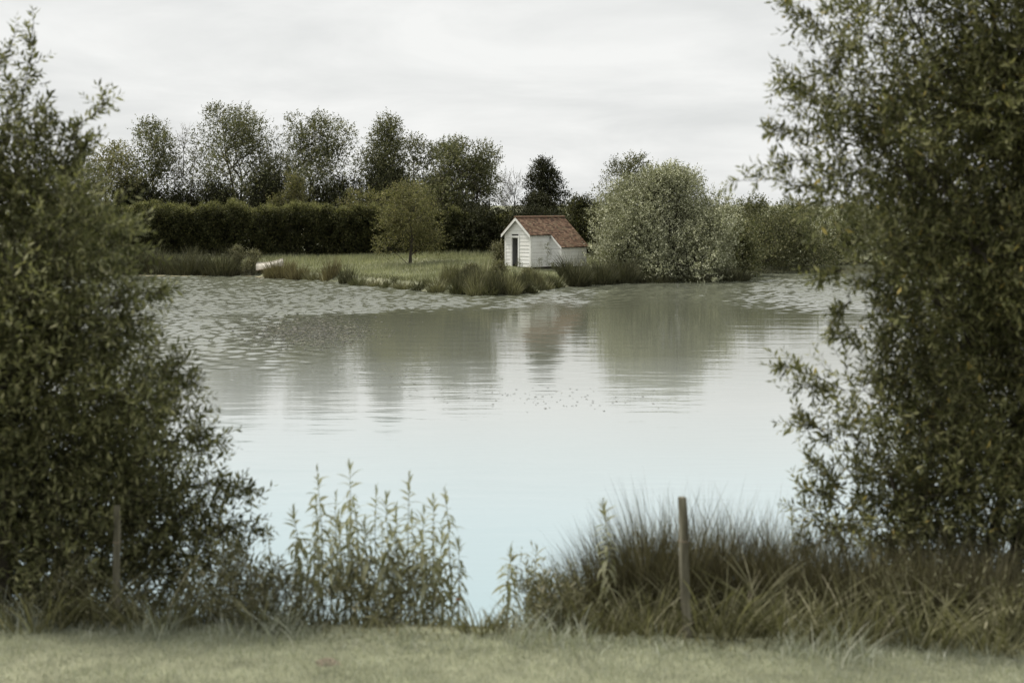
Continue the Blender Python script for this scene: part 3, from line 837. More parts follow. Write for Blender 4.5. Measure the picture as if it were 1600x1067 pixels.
# clipped hedge: a long body of leaf shoots on a stem frame
def build_hedge():
    rng = np.random.default_rng(40)
    xa, xb_ = W(176, 0, 107)[0], W(800, 0, 107)[0]
    root = empty('hedge', ((xa + xb_) / 2, 107.2, gz1((xa + xb_) / 2, 107.2)))
    tag(root, 'long dense hedge with lit yellow-green top along the back of the lawn', 'hedge')
    o3 = np.array(root.location)
    n = 19000
    x = xa + (xb_ - xa) * rng.random(n)
    topz = 4.6 - .5 * sst((x - W(520, 0, 107)[0]) / 8) + .18 * np.sin(x * 1.1) + .12 * np.sin(x * 2.7 + 1) + .1 * np.sin(x * 5.3)
    zb_ = gz(x, np.full(n, 107.2))
    a = rng.random(n)
    hw = 1.25 + .15 * np.sin(x * .9)
    # shell sampling: front face, top, back face
    face = rng.choice(3, n, p=[.56, .34, .10])
    dep = np.abs(rng.normal(0, .3, n))
    z = np.where(face == 1, topz - dep, zb_ + (topz - zb_) * a ** .8)
    rnd_edge = np.clip((z - (topz - .7)) / .7, 0, 1) ** 2 * .55
    yy = np.where(face == 0, 107.2 - hw + dep + rnd_edge, np.where(face == 2, 107.2 + hw - dep, 107.2 + hw * (rng.random(n) * 2 - 1)))
    bump_ = .16 * np.sin(x * 3.1 + z * 2) + .12 * np.sin(x * 5.7 - z * 3.3)
    yy = yy + np.where(face == 0, bump_, 0); z = z + np.where(face == 1, bump_ * .7, 0)
    B = np.stack([x, yy, z], 1)
    D = np.stack([rng.normal(0, .4, n), np.where(face == 0, -.8, np.where(face == 2, .8, 0)) + rng.normal(0, .3, n), np.where(face == 1, 1.0, .35) + rng.normal(0, .3, n)], 1)
    D = unit(D); S = .32 * (.6 + .8 * rng.random(n))
    tp = face == 1  # top-face shoots get the leaf colour painted as lit
    for nm, kk_, mt in (('foliage', ~tp, 'hedge'), ('lit_top_foliage', tp, 'hedge_lit_top')):
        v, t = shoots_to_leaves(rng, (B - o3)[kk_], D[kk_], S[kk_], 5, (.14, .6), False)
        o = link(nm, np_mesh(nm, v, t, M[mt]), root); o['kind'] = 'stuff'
    mb = MB()
    xx = xa + .3
    while xx < xb_:                                      # the stems inside
        zz_ = gz1(xx, 107.2)
        for k in range(3):
            p0 = np.array([xx + rng.normal(0, .1), 107.2 + rng.normal(0, .2), zz_ - .1])
            p1 = np.array([xx + rng.normal(0, .5), 107.2 + rng.normal(0, .6), 4.0 + rng.normal(0, .2)])
            mb.tube([p - o3 for p in wiggle(rng, p0, p1, 4, .04)], [.05, .04, .03, .012], 5)
        xx += .55
    mb.build('stems', M['bark'], root)['kind'] = 'stuff'
    # dense inner twig mass
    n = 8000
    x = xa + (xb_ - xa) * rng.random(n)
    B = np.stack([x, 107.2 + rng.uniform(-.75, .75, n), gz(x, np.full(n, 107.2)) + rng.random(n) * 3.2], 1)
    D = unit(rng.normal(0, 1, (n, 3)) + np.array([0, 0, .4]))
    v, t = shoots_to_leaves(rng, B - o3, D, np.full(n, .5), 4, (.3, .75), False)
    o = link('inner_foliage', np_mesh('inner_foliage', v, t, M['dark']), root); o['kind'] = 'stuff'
build_hedge()

# distant hedgerows on the skyline
def far_row(label, x0, x1, d, top, seed, n):
    rng = np.random.default_rng(seed)
    o3 = np.array([(x0 + x1) / 2, d, gz1((x0 + x1) / 2, d)])
    root = empty('hedgerow', o3); tag(root, label, 'hedgerow')
    x = x0 + (x1 - x0) * rng.random(n)
    h = (top_z(top, d) - o3[2]) * (.78 + .14 * np.sin(x * .21 + seed) + .1 * np.sin(x * .57))
    z = o3[2] + h * rng.random(n) ** .7
    B = np.stack([x, d + rng.uniform(-1.5, 1.5, n), z], 1)
    D = unit(rng.normal(0, .6, (n, 3)) + np.array([0, -.3, .7]))
    v, t = shoots_to_leaves(rng, B - o3, D, np.full(n, .9), 5, (.42, .6), False)
    o = link('foliage', np_mesh('foliage', v, t, M['back']), root); o['kind'] = 'stuff'
    mb = MB()
    for xx in np.arange(x0 + 1, x1, 4.0):
        mb.tube([np.array([xx, d, o3[2] - .2]) - o3, np.array([xx + rng.normal(0, .5), d, o3[2] + 3.5]) - o3], [.12, .05], 5)
    mb.build('stems', M['bark'], root)['kind'] = 'stuff'
far_row('far hedgerow on the skyline right of the silvery bush', 20, 130, 240, 309, 51, 2600)
far_row('far trees on the skyline in the gap behind the shed', 3, 17, 230, 306, 52, 1200)
far_row('far hedgerow on the skyline behind the left trees', -130, -20, 240, 316, 53, 2200)

# ------------------------------------------------------------------ far bank: lawn grass, rushes, sedge
def land_points(rng, n, x0, x1, y0, y1, smin, smax):
    x = rng.uniform(x0, x1, n); y = rng.uniform(y0, y1, n)
    s = pond_sd(x, y)
    k = (s > smin) & (s < smax)
    return x[k], y[k], s[k]
rng = np.random.default_rng(60)
x, y, s = land_points(rng, 150000, -30, 20, 75, 107, .35, 40)
org_ = A_ = shed_org
keep = ~((np.abs((x - org_[0]) * .707 - (y - org_[1]) * .707 - .4) < 1.75) & (((x - org_[0]) * .707 + (y - org_[1]) * .707) > -.1) & (((x - org_[0]) * .707 + (y - org_[1]) * .707) < 4.3))
x, y, s = x[keep], y[keep], s[keep]
tall = .5 + .9 * sst((np.sin(x * .5 + y * .33) + np.sin(x * .21 - y * .6 + 2) + 1) / 2)
H = (.1 + .22 * rng.random(len(x)) * tall) * (1 + .5 * sst((y - 96) / 8))
P = np.stack([x, y, gz(x, y) - .02], 1)
v, t = blades(rng, P, H, np.full(len(x), .017), .5 * rng.random(len(x)), 1, .5)
g = link('far_grass', np_mesh('far_grass', v, t, M['grass_far']))
tag(g, 'pale green rough grass on the far lawn', 'grass', kind='stuff')
# fringe of coarse grass hanging over the far water's edge
x, y, s = land_points(rng, 110000, -40, 20, 74, 102, .12, .95)
P = np.stack([x, y, np.maximum(gz(x, y), 0) - .02], 1)
H = .16 + .3 * rng.random(len(x)) ** 2
v, t = blades(rng, P, H, np.full(len(x), .013), .5 + .5 * rng.random(len(x)), 3, .8)
g = link('edge_grass', np_mesh('edge_grass', v, t, M['edge']))
tag(g, 'coarse overhanging grass fringe along the far water edge', 'grass', kind='stuff')

def rc(label, px, base_py, top_py, wpx, mat, seed, n=1100, cat='rushes', name='rush_clump', **kw):
    d = CZ * F / (base_py - HOR)
    d *= .985 if base_py < 440 else .99
    d += .9
    x = (px - 800) / F * d
    h = (base_py - top_py) / F * d * 1.05
    return rush_clump(name, label, cat, x, d, wpx / 2 / F * d, min(1.2, wpx / 2 / F * d), h * 1.08, n, mat, seed, w=.014, **{**dict(lean=.5, hvar=.6, dome=.62), **kw})
LR = 'rush clumps along the left far bank'
rc('leftmost dark rush clump on the far bank, beside the near left tree', 205, 428, 384, 60, 'rush_dark', 71, group=LR)
rc('dark rush clump second from the left on the far bank', 243, 428, 386, 56, 'rush_dark', 72, group=LR)
rc('broad rounded dark rush clump on the left far bank', 293, 429, 386, 64, 'rush_dark', 73, 1500, group=LR)
rc('tallest dark rush clump on the left far bank', 345, 430, 380, 56, 'rush_dark', 74, 1500, group=LR)
rc('tan-tipped rush clump hiding the right end of the pale boat', 436, 434, 396, 44, 'rush_tan', 75, 1100, group=LR)
rc('small dry rush tuft right of the pale boat', 464, 436, 402, 34, 'rush_tan', 76, 600, group=LR, lean=.4)
rc('green rush tuft on the bank below the low yellowish bush', 516, 438, 398, 30, 'rush_tan', 77, 500, group=LR, lean=.3)
rc('thin rush tuft left of the lawn tree at the bank edge', 543, 443, 404, 26, 'rush_dark', 78, 350, group=LR, lean=.3)
# leafy waterside plants left of the boat
for i, (px, by, ty, wp, lab) in enumerate(((372, 430, 382, 26, 'pale leafy plant behind the tallest left rush clump'), (393, 431, 388, 34, 'light green leafy bush just left of the pale boat'))):
    d = CZ * F / (by - HOR) + .6
    far_tree(lab, px, ty, wp, d, 'bank', 80 + i, n=9, prof='round', crown0=.05, nshoot=700, leaf=(.1, .35), name='bush', cat='bush', stems=4, trunk_r=.03, up=.9, shoot_len=.35)
TIP = 'sedge clumps on the tip of the lawn'
specs = [(706, 455, 412, 34, 'bank'), (728, 459, 410, 36, 'rush_dark'), (752, 460, 404, 40, 'bank'), (772, 461, 412, 34, 'rush_dark'), (790, 460, 408, 36, 'bank'), (812, 458, 414, 34, 'rush_dark'), (836, 454, 420, 30, 'bank')]
names = ['leftmost', 'second', 'third', 'middle', 'fifth', 'sixth', 'rightmost']
for i, (px, by, ty, wp, mt) in enumerate(specs):
    rc(f'{names[i]} sedge clump counted from the left on the lawn tip before the shed', px, by, ty, wp, mt, 90 + i, 650, cat='sedge', name='sedge_clump', group=TIP, lean=.3)
for i, (px, by, ty, wp, lab) in enumerate(((740, 457, 411, 34, 'leafy bramble among the sedge at the left of the lawn tip'), (783, 459, 406, 40, 'taller leafy bramble among the sedge in front of the shed door'), (822, 455, 418, 26, 'small leafy bramble at the right of the lawn tip'))):
    d = CZ * F / (by - HOR) + 1.2
    far_tree(lab, px, ty, wp, d, 'bank', 100 + i, n=9, prof='round', crown0=.0, nshoot=600, leaf=(.1, .6), name='bramble', cat='bramble', stems=4, trunk_r=.03, up=.6, shoot_len=.3)
BE = 'grass tufts along the lawn edge'
edge_px = [(486, 437, 412), (560, 446, 424), (583, 448, 428), (606, 449, 430), (630, 452, 430), (655, 454, 432), (682, 457, 422), (716, 460, 424), (742, 462, 420), (764, 462, 428), (800, 461, 424), (826, 458, 430), (850, 453, 428), (868, 450, 420)]
for i, (px, by, ty) in enumerate(edge_px):
    rc(f'low grass tuft on the lawn edge above the water, {["first", "second", "third", "fourth", "fifth", "sixth", "seventh", "eighth", "ninth", "tenth", "eleventh", "twelfth", "thirteenth", "last"][i]} from the left', px, by, ty, 26, 'edge' if i % 2 else 'bank', 420 + i, 330, cat='grass tuft', name='grass_tuft', group=BE, lean=.6)
SR = 'tall rushes right of the shed'
rc('tall dark rush clump hiding the lean-to wall of the shed', 899, 447, 396, 46, 'rush_dark', 111, 1500, group=SR)
rc('dark rush clump between the shed and the silvery bush', 936, 444, 396, 48, 'rush_dark', 112, 1500, group=SR)
rc('dark rush clump at the left foot of the silvery bush', 972, 442, 394, 48, 'rush_dark', 113, 1500, group=SR)
rc('dark rush clump at the right foot of the silvery bush', 1146, 438, 408, 50, 'rush_dark', 114, 900, group=SR)
rc('low dark rush clump under the middle of the silvery bush', 1085, 440, 418, 60, 'rush_dark', 115, 900, group=SR)
rc('low dark rush clump under the left half of the silvery bush', 1025, 441, 416, 60, 'rush_dark', 116, 900, group=SR)
# weeds growing against the shed
def wall_plant(label, px, py, d, h, seed, n):
    p0 = W(px, py, d); p0[2] = gz1(p0[0], p0[1])
    lobes = [(p0[0], p0[1], p0[2] + h * q, .1 + .12 * (1 - q), .1, .14, 1) for q in (.2, .4, .6, .8, .95)]
    make_tree('climbing_weed', label, 'weed', p0, lobes, 'shed_weed', (.07, .6), n, .2, 4, False, 'stem', .012, 2, seed, .5, .003, None, 3)
wall_plant('thin weed climbing the shed wall beside the lean-to', 856, 418, 90.6, 1.75, 121, 110)
wall_plant('low weed against the side wall of the shed', 843, 418, 90.4, .8, 122, 60)
wall_plant('dark weed growing in the shed doorway', 811, 415, 90.3, .62, 123, 80)
wall_plant('bushy low weed at the foot of the shed corner', 866, 419, 90.2, .5, 124, 90)
far_tree('small bush at the left foot of the shed', 779, 378, 26, 93.5, 'bank', 125, n=9, prof='round', crown0=.05, nshoot=420, leaf=(.11, .55), name='bush', cat='bush', stems=3, trunk_r=.03)

# pale boat lying keel-up behind the rushes
def build_boat():
    d = 96.2
    c = W(424, 405, d); c[2] = gz1(c[0], d)
    b = empty('boat', c, math.radians(-12)); b.rotation_euler = (0, math.radians(-9), math.radians(-12))
    tag(b, 'pale boat lying upturned on the bank behind the tan rushes', 'boat')
    L, Bm, Hh = 1.9, .5, .42
    ns, nr = 15, 9
    V = []; Fc = []
    for i in range(ns):
        t = i / (ns - 1)
        w = Bm * (math.sin(math.pi * min(1, .18 + t * .82)) ** .55 if t < .98 else .05)
        h = Hh * (.9 + .25 * (2 * t - 1) ** 2)
        for j in range(nr):
            q = math.pi * j / (nr - 1)
            V.append(((t - .5) * L, w * math.cos(q) * (1 - .12 * math.sin(q)), h * math.sin(q) ** .7 + .12))
    for i in range(ns - 1):
        for j in range(nr - 1):
            a = i * nr + j
            Fc.append((a, a + 1, a + nr + 1, a + nr))
    Fc.append(tuple(range(nr))); Fc.append(tuple((ns - 1) * nr + j for j in reversed(range(nr))))
    me = bpy.data.meshes.new('hull'); me.from_pydata(V, [], Fc); me.materials.append(M['boat']); me.update()
    link('hull', me, b, True)
    for sgn in (0, nr - 1):
        MB().tube([(V[i * nr + sgn][0], V[i * nr + sgn][1] * 1.03, V[i * nr + sgn][2] - .02) for i in range(ns)], [.03] * ns, 6).build('gunwale', M['boat_trim'], b)
    MB().tube([(V[i * nr + 4][0], 0, V[i * nr + 4][2] + .02) for i in range(ns)], [.03] * ns, 6).build('keel', M['boat'], b)
build_boat()

# floating pondweed and scum
def floaters(name, label, cat, pts, size, mat, seed, z=.006, k=6):
    rng = np.random.default_rng(seed)
    n = len(pts)
    r = size * (.5 + .9 * rng.random(n))
    a0 = rng.random(n) * 6.28; el = .55 + .45 * rng.random(n)
    rows = []
    for j in range(k):
        q = a0 + 6.283 * j / k
        ca, sa = np.cos(q - a0), np.sin(q - a0) * el
        rr = r * (.85 + .3 * rng.random(n))
        rows.append(np.stack([pts[:, 0] + rr * (ca * np.cos(a0) - sa * np.sin(a0)), pts[:, 1] + rr * (ca * np.sin(a0) + sa * np.cos(a0)), z + .012 * rng.random(n)], 1))
    v = np.stack(rows, 1)
    T = np.array([(0, j, j + 1) for j in range(1, k - 1)])
    t = (T[None] + (np.arange(n) * k)[:, None, None]).reshape(-1, 3)
    o = link(name, np_mesh(name, v.reshape(-1, 3), t, M[mat]))
    tag(o, label, cat, kind='stuff')
rng = np.random.default_rng(130)
def water_px(rng, n, px, py, sx, sy):
    a = rng.normal(0, 1, (n, 2))
    X_ = px + a[:, 0] * sx; Y_ = py + a[:, 1] * sy
    d = CZ * F / (Y_ - HOR)
    return np.stack([(X_ - 800) / F * d, d], 1)
floaters('pondweed', 'patch of small floating discs standing in for ripples on the dark reflection', 'pondweed', water_px(rng, 2400, 485, 517, 52, 12), .055, 'pondweed', 131)  # dark and pale discs imitate ripples in the tree reflection
pts = np.concatenate([water_px(rng, 26, 610, 590, 40, 9), water_px(rng, 22, 690, 606, 50, 9), water_px(rng, 46, 835, 622, 48, 9), water_px(rng, 30, 925, 630, 60, 6), water_px(rng, 26, 560, 585, 70, 14)])
floaters('pondweed', 'scattered pondweed leaves on the calm middle of the pond', 'pondweed', pts, .032, 'pondweed', 132)
x, y, s = land_points(rng, 60000, -42, -13, 88, 99, -4.2, -.1)
pp = np.stack([x, y], 1)
kk = (-s < 1.0 + 1.6 * sst((-16 - x) / 10) * (1 + .4 * np.sin(x * .8))) & (rng.random(len(x)) < .8)
floaters('pond_scum', 'tan floating scum along the left far edge of the pond', 'scum', pp[kk], .16, 'scum', 133, z=.004)

# ------------------------------------------------------------------ near trees framing the view
def px_lobes(lst, d0):
    """(px, py, radius px, depth offset, weight) -> world lobes"""
    o = []
    for (px, py, r, dd, w) in lst:
        d = d0 + dd
        c = W(px, py, d); R = r / F * d
        o.append((c[0], c[1], c[2], R, R * .95, R * .95, w * R * R))
    return o
DL = 14.6
xl = W(10, 0, DL)[0]
left_lobes = px_lobes([(-20, 250, 85, 0, .8), (60, 270, 75, .2, .8), (110, 330, 75, -.3, 1), (20, 370, 110, .3, 1), (150, 400, 62, .2, 1), (70, 470, 110, -.4, 1.1),
                       (185, 470, 58, -.3, .9), (-60, 480, 140, .2, 1), (20, 600, 140, -.3, 1.2), (130, 560, 95, .3, 1.1), (190, 620, 85, -.5, 1), (255, 640, 52, .2, .8),
                       (90, 730, 130, .2, 1.2), (220, 720, 85, .3, 1), (-50, 760, 150, 0, 1.1), (290, 720, 50, -.2, .6), (310, 790, 55, .1, .6), (130, 850, 115, -.2, 1.2), (250, 830, 80, -.1, 1),
                       (355, 800, 42, .2, .5), (330, 870, 55, -.1, .6), (10, 880, 120, .2, 1.1), (60, 390, 100, 1.2, 1), (60, 620, 150, 1.4, 1.2), (150, 780, 130, 1.4, 1.2), (-180, 420, 140, .3, .8), (-200, 650, 150, .3, .8)
                       , (250, 910, 75, .1, .9), (150, 935, 80, -.1, .9), (320, 935, 52, .2, .6), (40, 960, 70, 0, .7)], DL)
def wl(px, py, d): return W(px, py, d)
left_extra = [(wl(20, 330, DL), wl(52, 15, DL), 26), (wl(-20, 260, DL), wl(60, 85, DL + .2), 22), (wl(60, 300, DL), wl(72, 150, DL), 20), (wl(70, 280, DL), wl(165, 160, DL), 26), (wl(90, 300, DL), wl(150, 215, DL + .2), 22),
              (wl(-40, 200, DL), wl(30, 40, DL - .2), 22), (wl(0, 250, DL), wl(20, 130, DL), 20), (wl(170, 480, DL), wl(255, 455, DL), 22), (wl(180, 500, DL), wl(230, 530, DL), 16), (wl(220, 640, DL), wl(310, 590, DL), 22), (wl(250, 690, DL), wl(345, 690, DL), 20),
              (wl(280, 760, DL), wl(395, 765, DL), 22), (wl(300, 840, DL), wl(410, 830, DL), 20), (wl(250, 600, DL), wl(290, 560, DL), 16)]
make_tree('willow_tree', 'leafy olive-green willow bush framing the left edge over the near bank', 'tree', (xl, DL, gz1(xl, DL)), left_lobes, 'willow_left', (.108, .31), 9800, .32, 10, False, 'bark', .11, 6, 141, .35, .0035, None, 10, .3, extra=left_extra, limb_k=6)

DR = 14.4
xr = W(1540, 0, DR)[0]
right_lobes = px_lobes([(p_[0] + 20,) + p_[1:] for p_ in [(1300, 30, 62, 0, .8), (1400, 20, 100, .3, 1), (1530, 20, 110, -.2, 1), (1290, 130, 62, -.2, .9), (1390, 130, 90, .2, 1), (1500, 140, 110, .3, 1.1), (1600, 130, 110, -.3, 1),
                        (1285, 220, 60, .2, .9), (1370, 240, 85, -.3, 1), (1480, 270, 110, .2, 1.2), (1590, 280, 110, .2, 1.2), (1310, 310, 62, .1, .9), (1400, 350, 85, .3, 1.1), (1365, 395, 58, -.3, .8),
                        (1500, 390, 110, -.3, 1.2), (1600, 420, 120, .2, 1.2), (1420, 450, 80, -.2, 1), (1350, 475, 34, .1, .4), (1490, 530, 110, .2, 1.2), (1600, 560, 120, .1, 1.2), (1390, 560, 60, .2, .8), (1330, 610, 62, -.1, .7),
                        (1420, 650, 85, -.2, 1), (1310, 680, 48, .2, .6), (1530, 670, 110, .3, 1.2), (1370, 740, 75, .1, .9), (1470, 760, 100, -.2, 1.1), (1320, 770, 45, 0, .6), (1590, 780, 120, .2, 1.2), (1340, 830, 60, -.1, .8), (1430, 860, 85, .2, 1), (1540, 880, 100, 0, 1),
                        (1480, 200, 130, 1.3, 1.2), (1520, 430, 140, 1.4, 1.3), (1500, 640, 130, 1.4, 1.2), (1700, 300, 140, .2, .8), (1710, 600, 150, .2, .8), (1660, 40, 120, .2, .7), (1420, -110, 110, .2, .8), (1560, -120, 120, 0, .8), (1680, 830, 130, .2, .8), (1380, 905, 60, .1, .8), (1460, 930, 75, -.1, .9), (1560, 950, 85, .1, .9), (1440, 800, 80, .6, .9)]], DR)
wr = lambda px, py: W(px, py, DR)
right_extra = [(wr(1290, 300), wr(1150, 282), 24), (wr(1280, 40), wr(1232, 10), 16), (wr(1270, 150), wr(1218, 128), 18), (wr(1270, 210), wr(1206, 205), 20), (wr(1270, 250), wr(1205, 258), 18), (wr(1320, 420), wr(1276, 440), 16), (wr(1330, 470), wr(1300, 500), 14),
               (wr(1320, 610), wr(1216, 570), 20), (wr(1310, 620), wr(1248, 600), 18), (wr(1310, 690), wr(1228, 655), 22), (wr(1310, 760), wr(1258, 715), 16), (wr(1320, 790), wr(1250, 762), 18), (wr(1320, 830), wr(1240, 790), 16), (wr(1330, 850), wr(1262, 850), 16), (wr(1340, 540), wr(1310, 520), 12)]
make_tree('willow_tree', 'tall leafy willow with a few yellow leaves framing the right edge', 'tree', (xr, DR, gz1(xr, DR)), right_lobes, 'willow', (.108, .3), 12000, .32, 10, False, 'bark', .13, 6, 151, .4, .0035, None, 10, .3, extra=right_extra, limb_k=6)

# ------------------------------------------------------------------ near bank
rng = np.random.default_rng(160)
def edge_y(x): return 13.1 - .11 * (x + 1.0) + .06 * np.sin(x * 2.1) + .04 * np.sin(x * 5.3 + 1)            # where the mown lawn stops
n = 110000
x = rng.uniform(-7, 7, n); y = rng.uniform(10.8, 14.0, n)
k = y < edge_y(x) + .25
x, y = x[k], y[k]
P = np.stack([x, y, gz(x, y) - .005], 1)
H = .025 + .045 * rng.random(len(x)) * (1 + .5 * np.sin(x * 3.1 + y * 2) * np.sin(y * 4.3))
v, t = blades(rng, P, H, np.full(len(x), .003), .9 * rng.random(len(x)), 1, .5)
o = link('lawn_grass', np_mesh('lawn_grass', v, t, M['lawn'])); tag(o, 'short pale mown grass along the bottom of the view', 'grass', kind='stuff')
# rough bank grass
n = 17000
x = rng.uniform(-8, 8, n); y = rng.uniform(12.0, 16.3, n)
ey = edge_y(x)
s = pond_sd(x, y)
gap = np.exp(-((x + .36 + (y - 14) * .02) / .2) ** 2)
k = (y > ey - .1 + .25 * rng.random(n)) & (s > -.15) & (rng.random(n) > gap * 1.1)
x, y, ey, gap = x[k], y[k], ey[k], gap[k]
P = np.stack([x, y, np.maximum(gz(x, y), -.02) - .01], 1)
tallz = .45 + .55 * sst((np.sin(x * 1.7 + 1) + np.sin(x * .9 - y) + .8) / 2)
H = (.12 + .5 * rng.random(len(x)) ** 1.6 * tallz) * np.clip((y - ey + .35) / .9, .3, 1) * (1 - .5 * gap)
H = H * np.where(x > .3, 1.25, 1.0)
v, t = blades(rng, P, H, .004 + .004 * rng.random(len(x)), .25 + .7 * rng.random(len(x)), 4, .75)
o = link('bank_grass', np_mesh('bank_grass', v, t, M['bank'])); tag(o, 'rough unmown grass on the near bank', 'grass', kind='stuff')

n = 8000
x = rng.uniform(-8, 8, n); y = edge_y(x) + rng.normal(0, .2, n) - .04
tf = sst((np.sin(x * 5.1) + np.sin(x * 2.3 + 1) + np.sin(x * 11.0) * .6 + .6) / 2.2)
P = np.stack([x, y, gz(x, y) - .01], 1)
v, t = blades(rng, P, (.05 + .34 * rng.random(n) ** 2.5) * (.3 + .9 * tf), .003 + .003 * rng.random(n), .3 + .8 * rng.random(n), 4, .75)
o = link('edge_tufts', np_mesh('edge_tufts', v, t, M['lawn'])); tag(o, 'pale ragged grass tufts where the mown lawn meets the bank', 'grass', kind='stuff')
# near rush clumps
NR = 'rushes along the near right bank'
near = [(905, 14.5, .32, .75, 500, 'short brownish rush clump at the left end of the near rushes'), (965, 14.6, .36, 1.0, 800, 'brown rush clump second from the left on the near bank'),
        (1035, 14.6, .42, 1.25, 1200, 'tall dark rush clump just left of the standing post'), (1115, 14.7, .42, 1.22, 1200, 'tall dark rush clump just right of the standing post'),
        (1195, 14.5, .42, 1.15, 1100, 'rush clump second to the right of the standing post'), (1275, 14.3, .42, 1.1, 1100, 'rush clump below the left edge of the right willow'),
        (1360, 13.9, .42, .95, 1000, 'rush clump below the middle of the right willow'), (1450, 13.8, .42, .9, 1000, 'rush clump under the dark of the right willow'), (1550, 13.7, .45, .85, 1000, 'rush clump in the bottom right corner')]
for i, (px, d, r, h, n, lab) in enumerate(near):
    rush_clump('rush_clump', lab, 'rushes', (px - 800) / F * d, d, r * 1.1, r, h * 1.42, int(n * 2.0), 'rush_near', 170 + i, w=.0042, group=NR, lean=.36, seg=4, hvar=.6, dome=.3)
wide = [(930, 13.7, .3, .75, 'broad-bladed pale grass in front of the brown rush clumps'), (1010, 13.4, .32, .7, 'broad-bladed pale grass left of the standing post'), (1130, 13.3, .35, .85, 'broad-bladed pale grass right of the standing post'), (1230, 13.2, .35, .9, 'tall broad-bladed grass in front of the right rushes'), (1330, 13.0, .35, .8, 'broad-bladed grass below the right willow edge'), (1440, 12.9, .38, .85, 'broad-bladed grass in front of the right willow dark'), (1560, 12.8, .4, .8, 'broad-bladed grass in the bottom right corner'),
        (60, 13.5, .4, .75, 'broad-bladed grass in the bottom left corner'), (240, 13.5, .4, .7, 'broad-bladed grass right of the thin left post'), (150, 13.6, .35, .65, 'broad-bladed grass left of the thin left post'), (420, 13.6, .3, .55, 'broad-bladed grass left of the tall weeds'), (752, 13.4, .2, .32, 'short grass clump in the gap between weeds and rushes')]
for i, (px, d, r, h, lab) in enumerate(wide):
    rush_clump('grass_clump', lab, 'grass', (px - 800) / F * d, d, r, .25, h, 130, 'bank', 450 + i, w=.0075, group='broad grass clumps on the near bank', lean=.75, seg=5, hvar=.7, dome=.2)
far_rush = [(880, 15.6, .45, 1.0, 90, 'thin pale rushes at the water edge right of the gap'), (1000, 15.6, .6, 1.45, 160, 'tall thin rushes standing in the water behind the post'), (1190, 15.5, .6, 1.35, 160, 'thin rushes in the water below the right willow')]
for i, (px, d, r, h, n, lab) in enumerate(far_rush):
    rush_clump('rush_clump', lab, 'rushes', (px - 800) / F * d, d, r, .3, h, n, 'bank', 190 + i, w=.0032, group=NR, lean=.15, seg=4, hvar=.6, z=-.05)

# tall leafy weeds: a stem with single leaves
def leaf_mesh(name, L, w, curl, seed):
    n = 6
    V = []; Fc = []
    for i in range(n + 1):
        t = i / n
        ww = w * math.sin(math.pi * (.04 + .96 * t) ** .8) if t < 1 else 0
        x_ = L * t * math.cos(curl * t * .6); z_ = -L * curl * t * t * .55
        V += [(x_, ww, z_ + abs(ww) * .25), (x_, 0, z_), (x_, -ww, z_ + abs(ww) * .25)]
    for i in range(n):
        a = 3 * i
        Fc += [(a, a + 1, a + 4, a + 3), (a + 1, a + 2, a + 5, a + 4)]
    me = bpy.data.meshes.new(name); me.from_pydata(V, [], Fc); me.materials.append(M['weed']); me.update()
    return me
LEAF = [leaf_mesh('leaf', .155, .016, .6, 1), leaf_mesh('leaf', .135, .0155, 1.1, 2), leaf_mesh('leaf', .17, .016, 1.5, 3), leaf_mesh('leaf', .105, .011, .2, 4)]
def tall_weed(label, px, base_py, top_py, d, seed, nl=44, leanx=0.0, group='tall leafy weeds on the near bank'):
    rnd = random.Random(seed)
    p = W(px, base_py, d); x0, y0 = p[0], d
    z0 = gz1(x0, y0)
    h = top_z(top_py, d) - z0
    root = empty('tall_weed', (x0, y0, z0))
    tag(root, label, 'weed', group)
    pts = []; lx = leanx + rnd.uniform(-.065, .065); ly = rnd.uniform(-.08, .08)
    for i in range(7):
        t = i / 6
        pts.append(Vector((lx * h * t * t + rnd.uniform(-.008, .008), ly * h * t * t, h * t * .96 - .03 * (i == 0))))
    MB().tube(pts, [.0065 * (1 - .7 * i / 6) for i in range(7)], 6).build('stem', M['stem'], root, True)
    vig = rnd.uniform(.75, 1.2)
    for i in range(nl):
        if rnd.random() < .1: continue
        t = .12 + .88 * (i / (nl - 1)) ** .82
        f = t * 6; k = min(int(f), 5); q = pts[k].lerp(pts[k + 1], f - k)
        az = i * 2.4 + rnd.uniform(-.3, .3)
        el = (-.35 + .6 * t) + rnd.uniform(-.3, .3)
        if t > .84: el = .55 + (t - .84) * 5.5 + rnd.uniform(-.15, .15)
        me = LEAF[3] if t > .93 else LEAF[rnd.choice((0, 1, 2) if t < .8 else (0, 0, 1))]
        o = bpy.data.objects.new('leaf', me); COL.objects.link(o); o.parent = root
        o.location = q
        o.rotation_euler = (rnd.uniform(-.4, .4), -el, az)
        sc = vig * (.6 + .75 * rnd.random()) * (.7 + .45 * math.sin(math.pi * min(1, t * .9 + .08)))
        o.scale = (sc, sc, sc)
    return root
more_weeds = [(462, 985, 850, 14.0), (498, 988, 815, 14.4), (517, 988, 800, 13.8), (538, 988, 822, 14.1), (556, 988, 805, 14.4), (576, 988, 812, 13.8), (598, 988, 806, 14.3), (616, 988, 826, 13.9), (648, 988, 800, 14.4), (668, 988, 828, 13.8), (716, 988, 840, 14.0)]
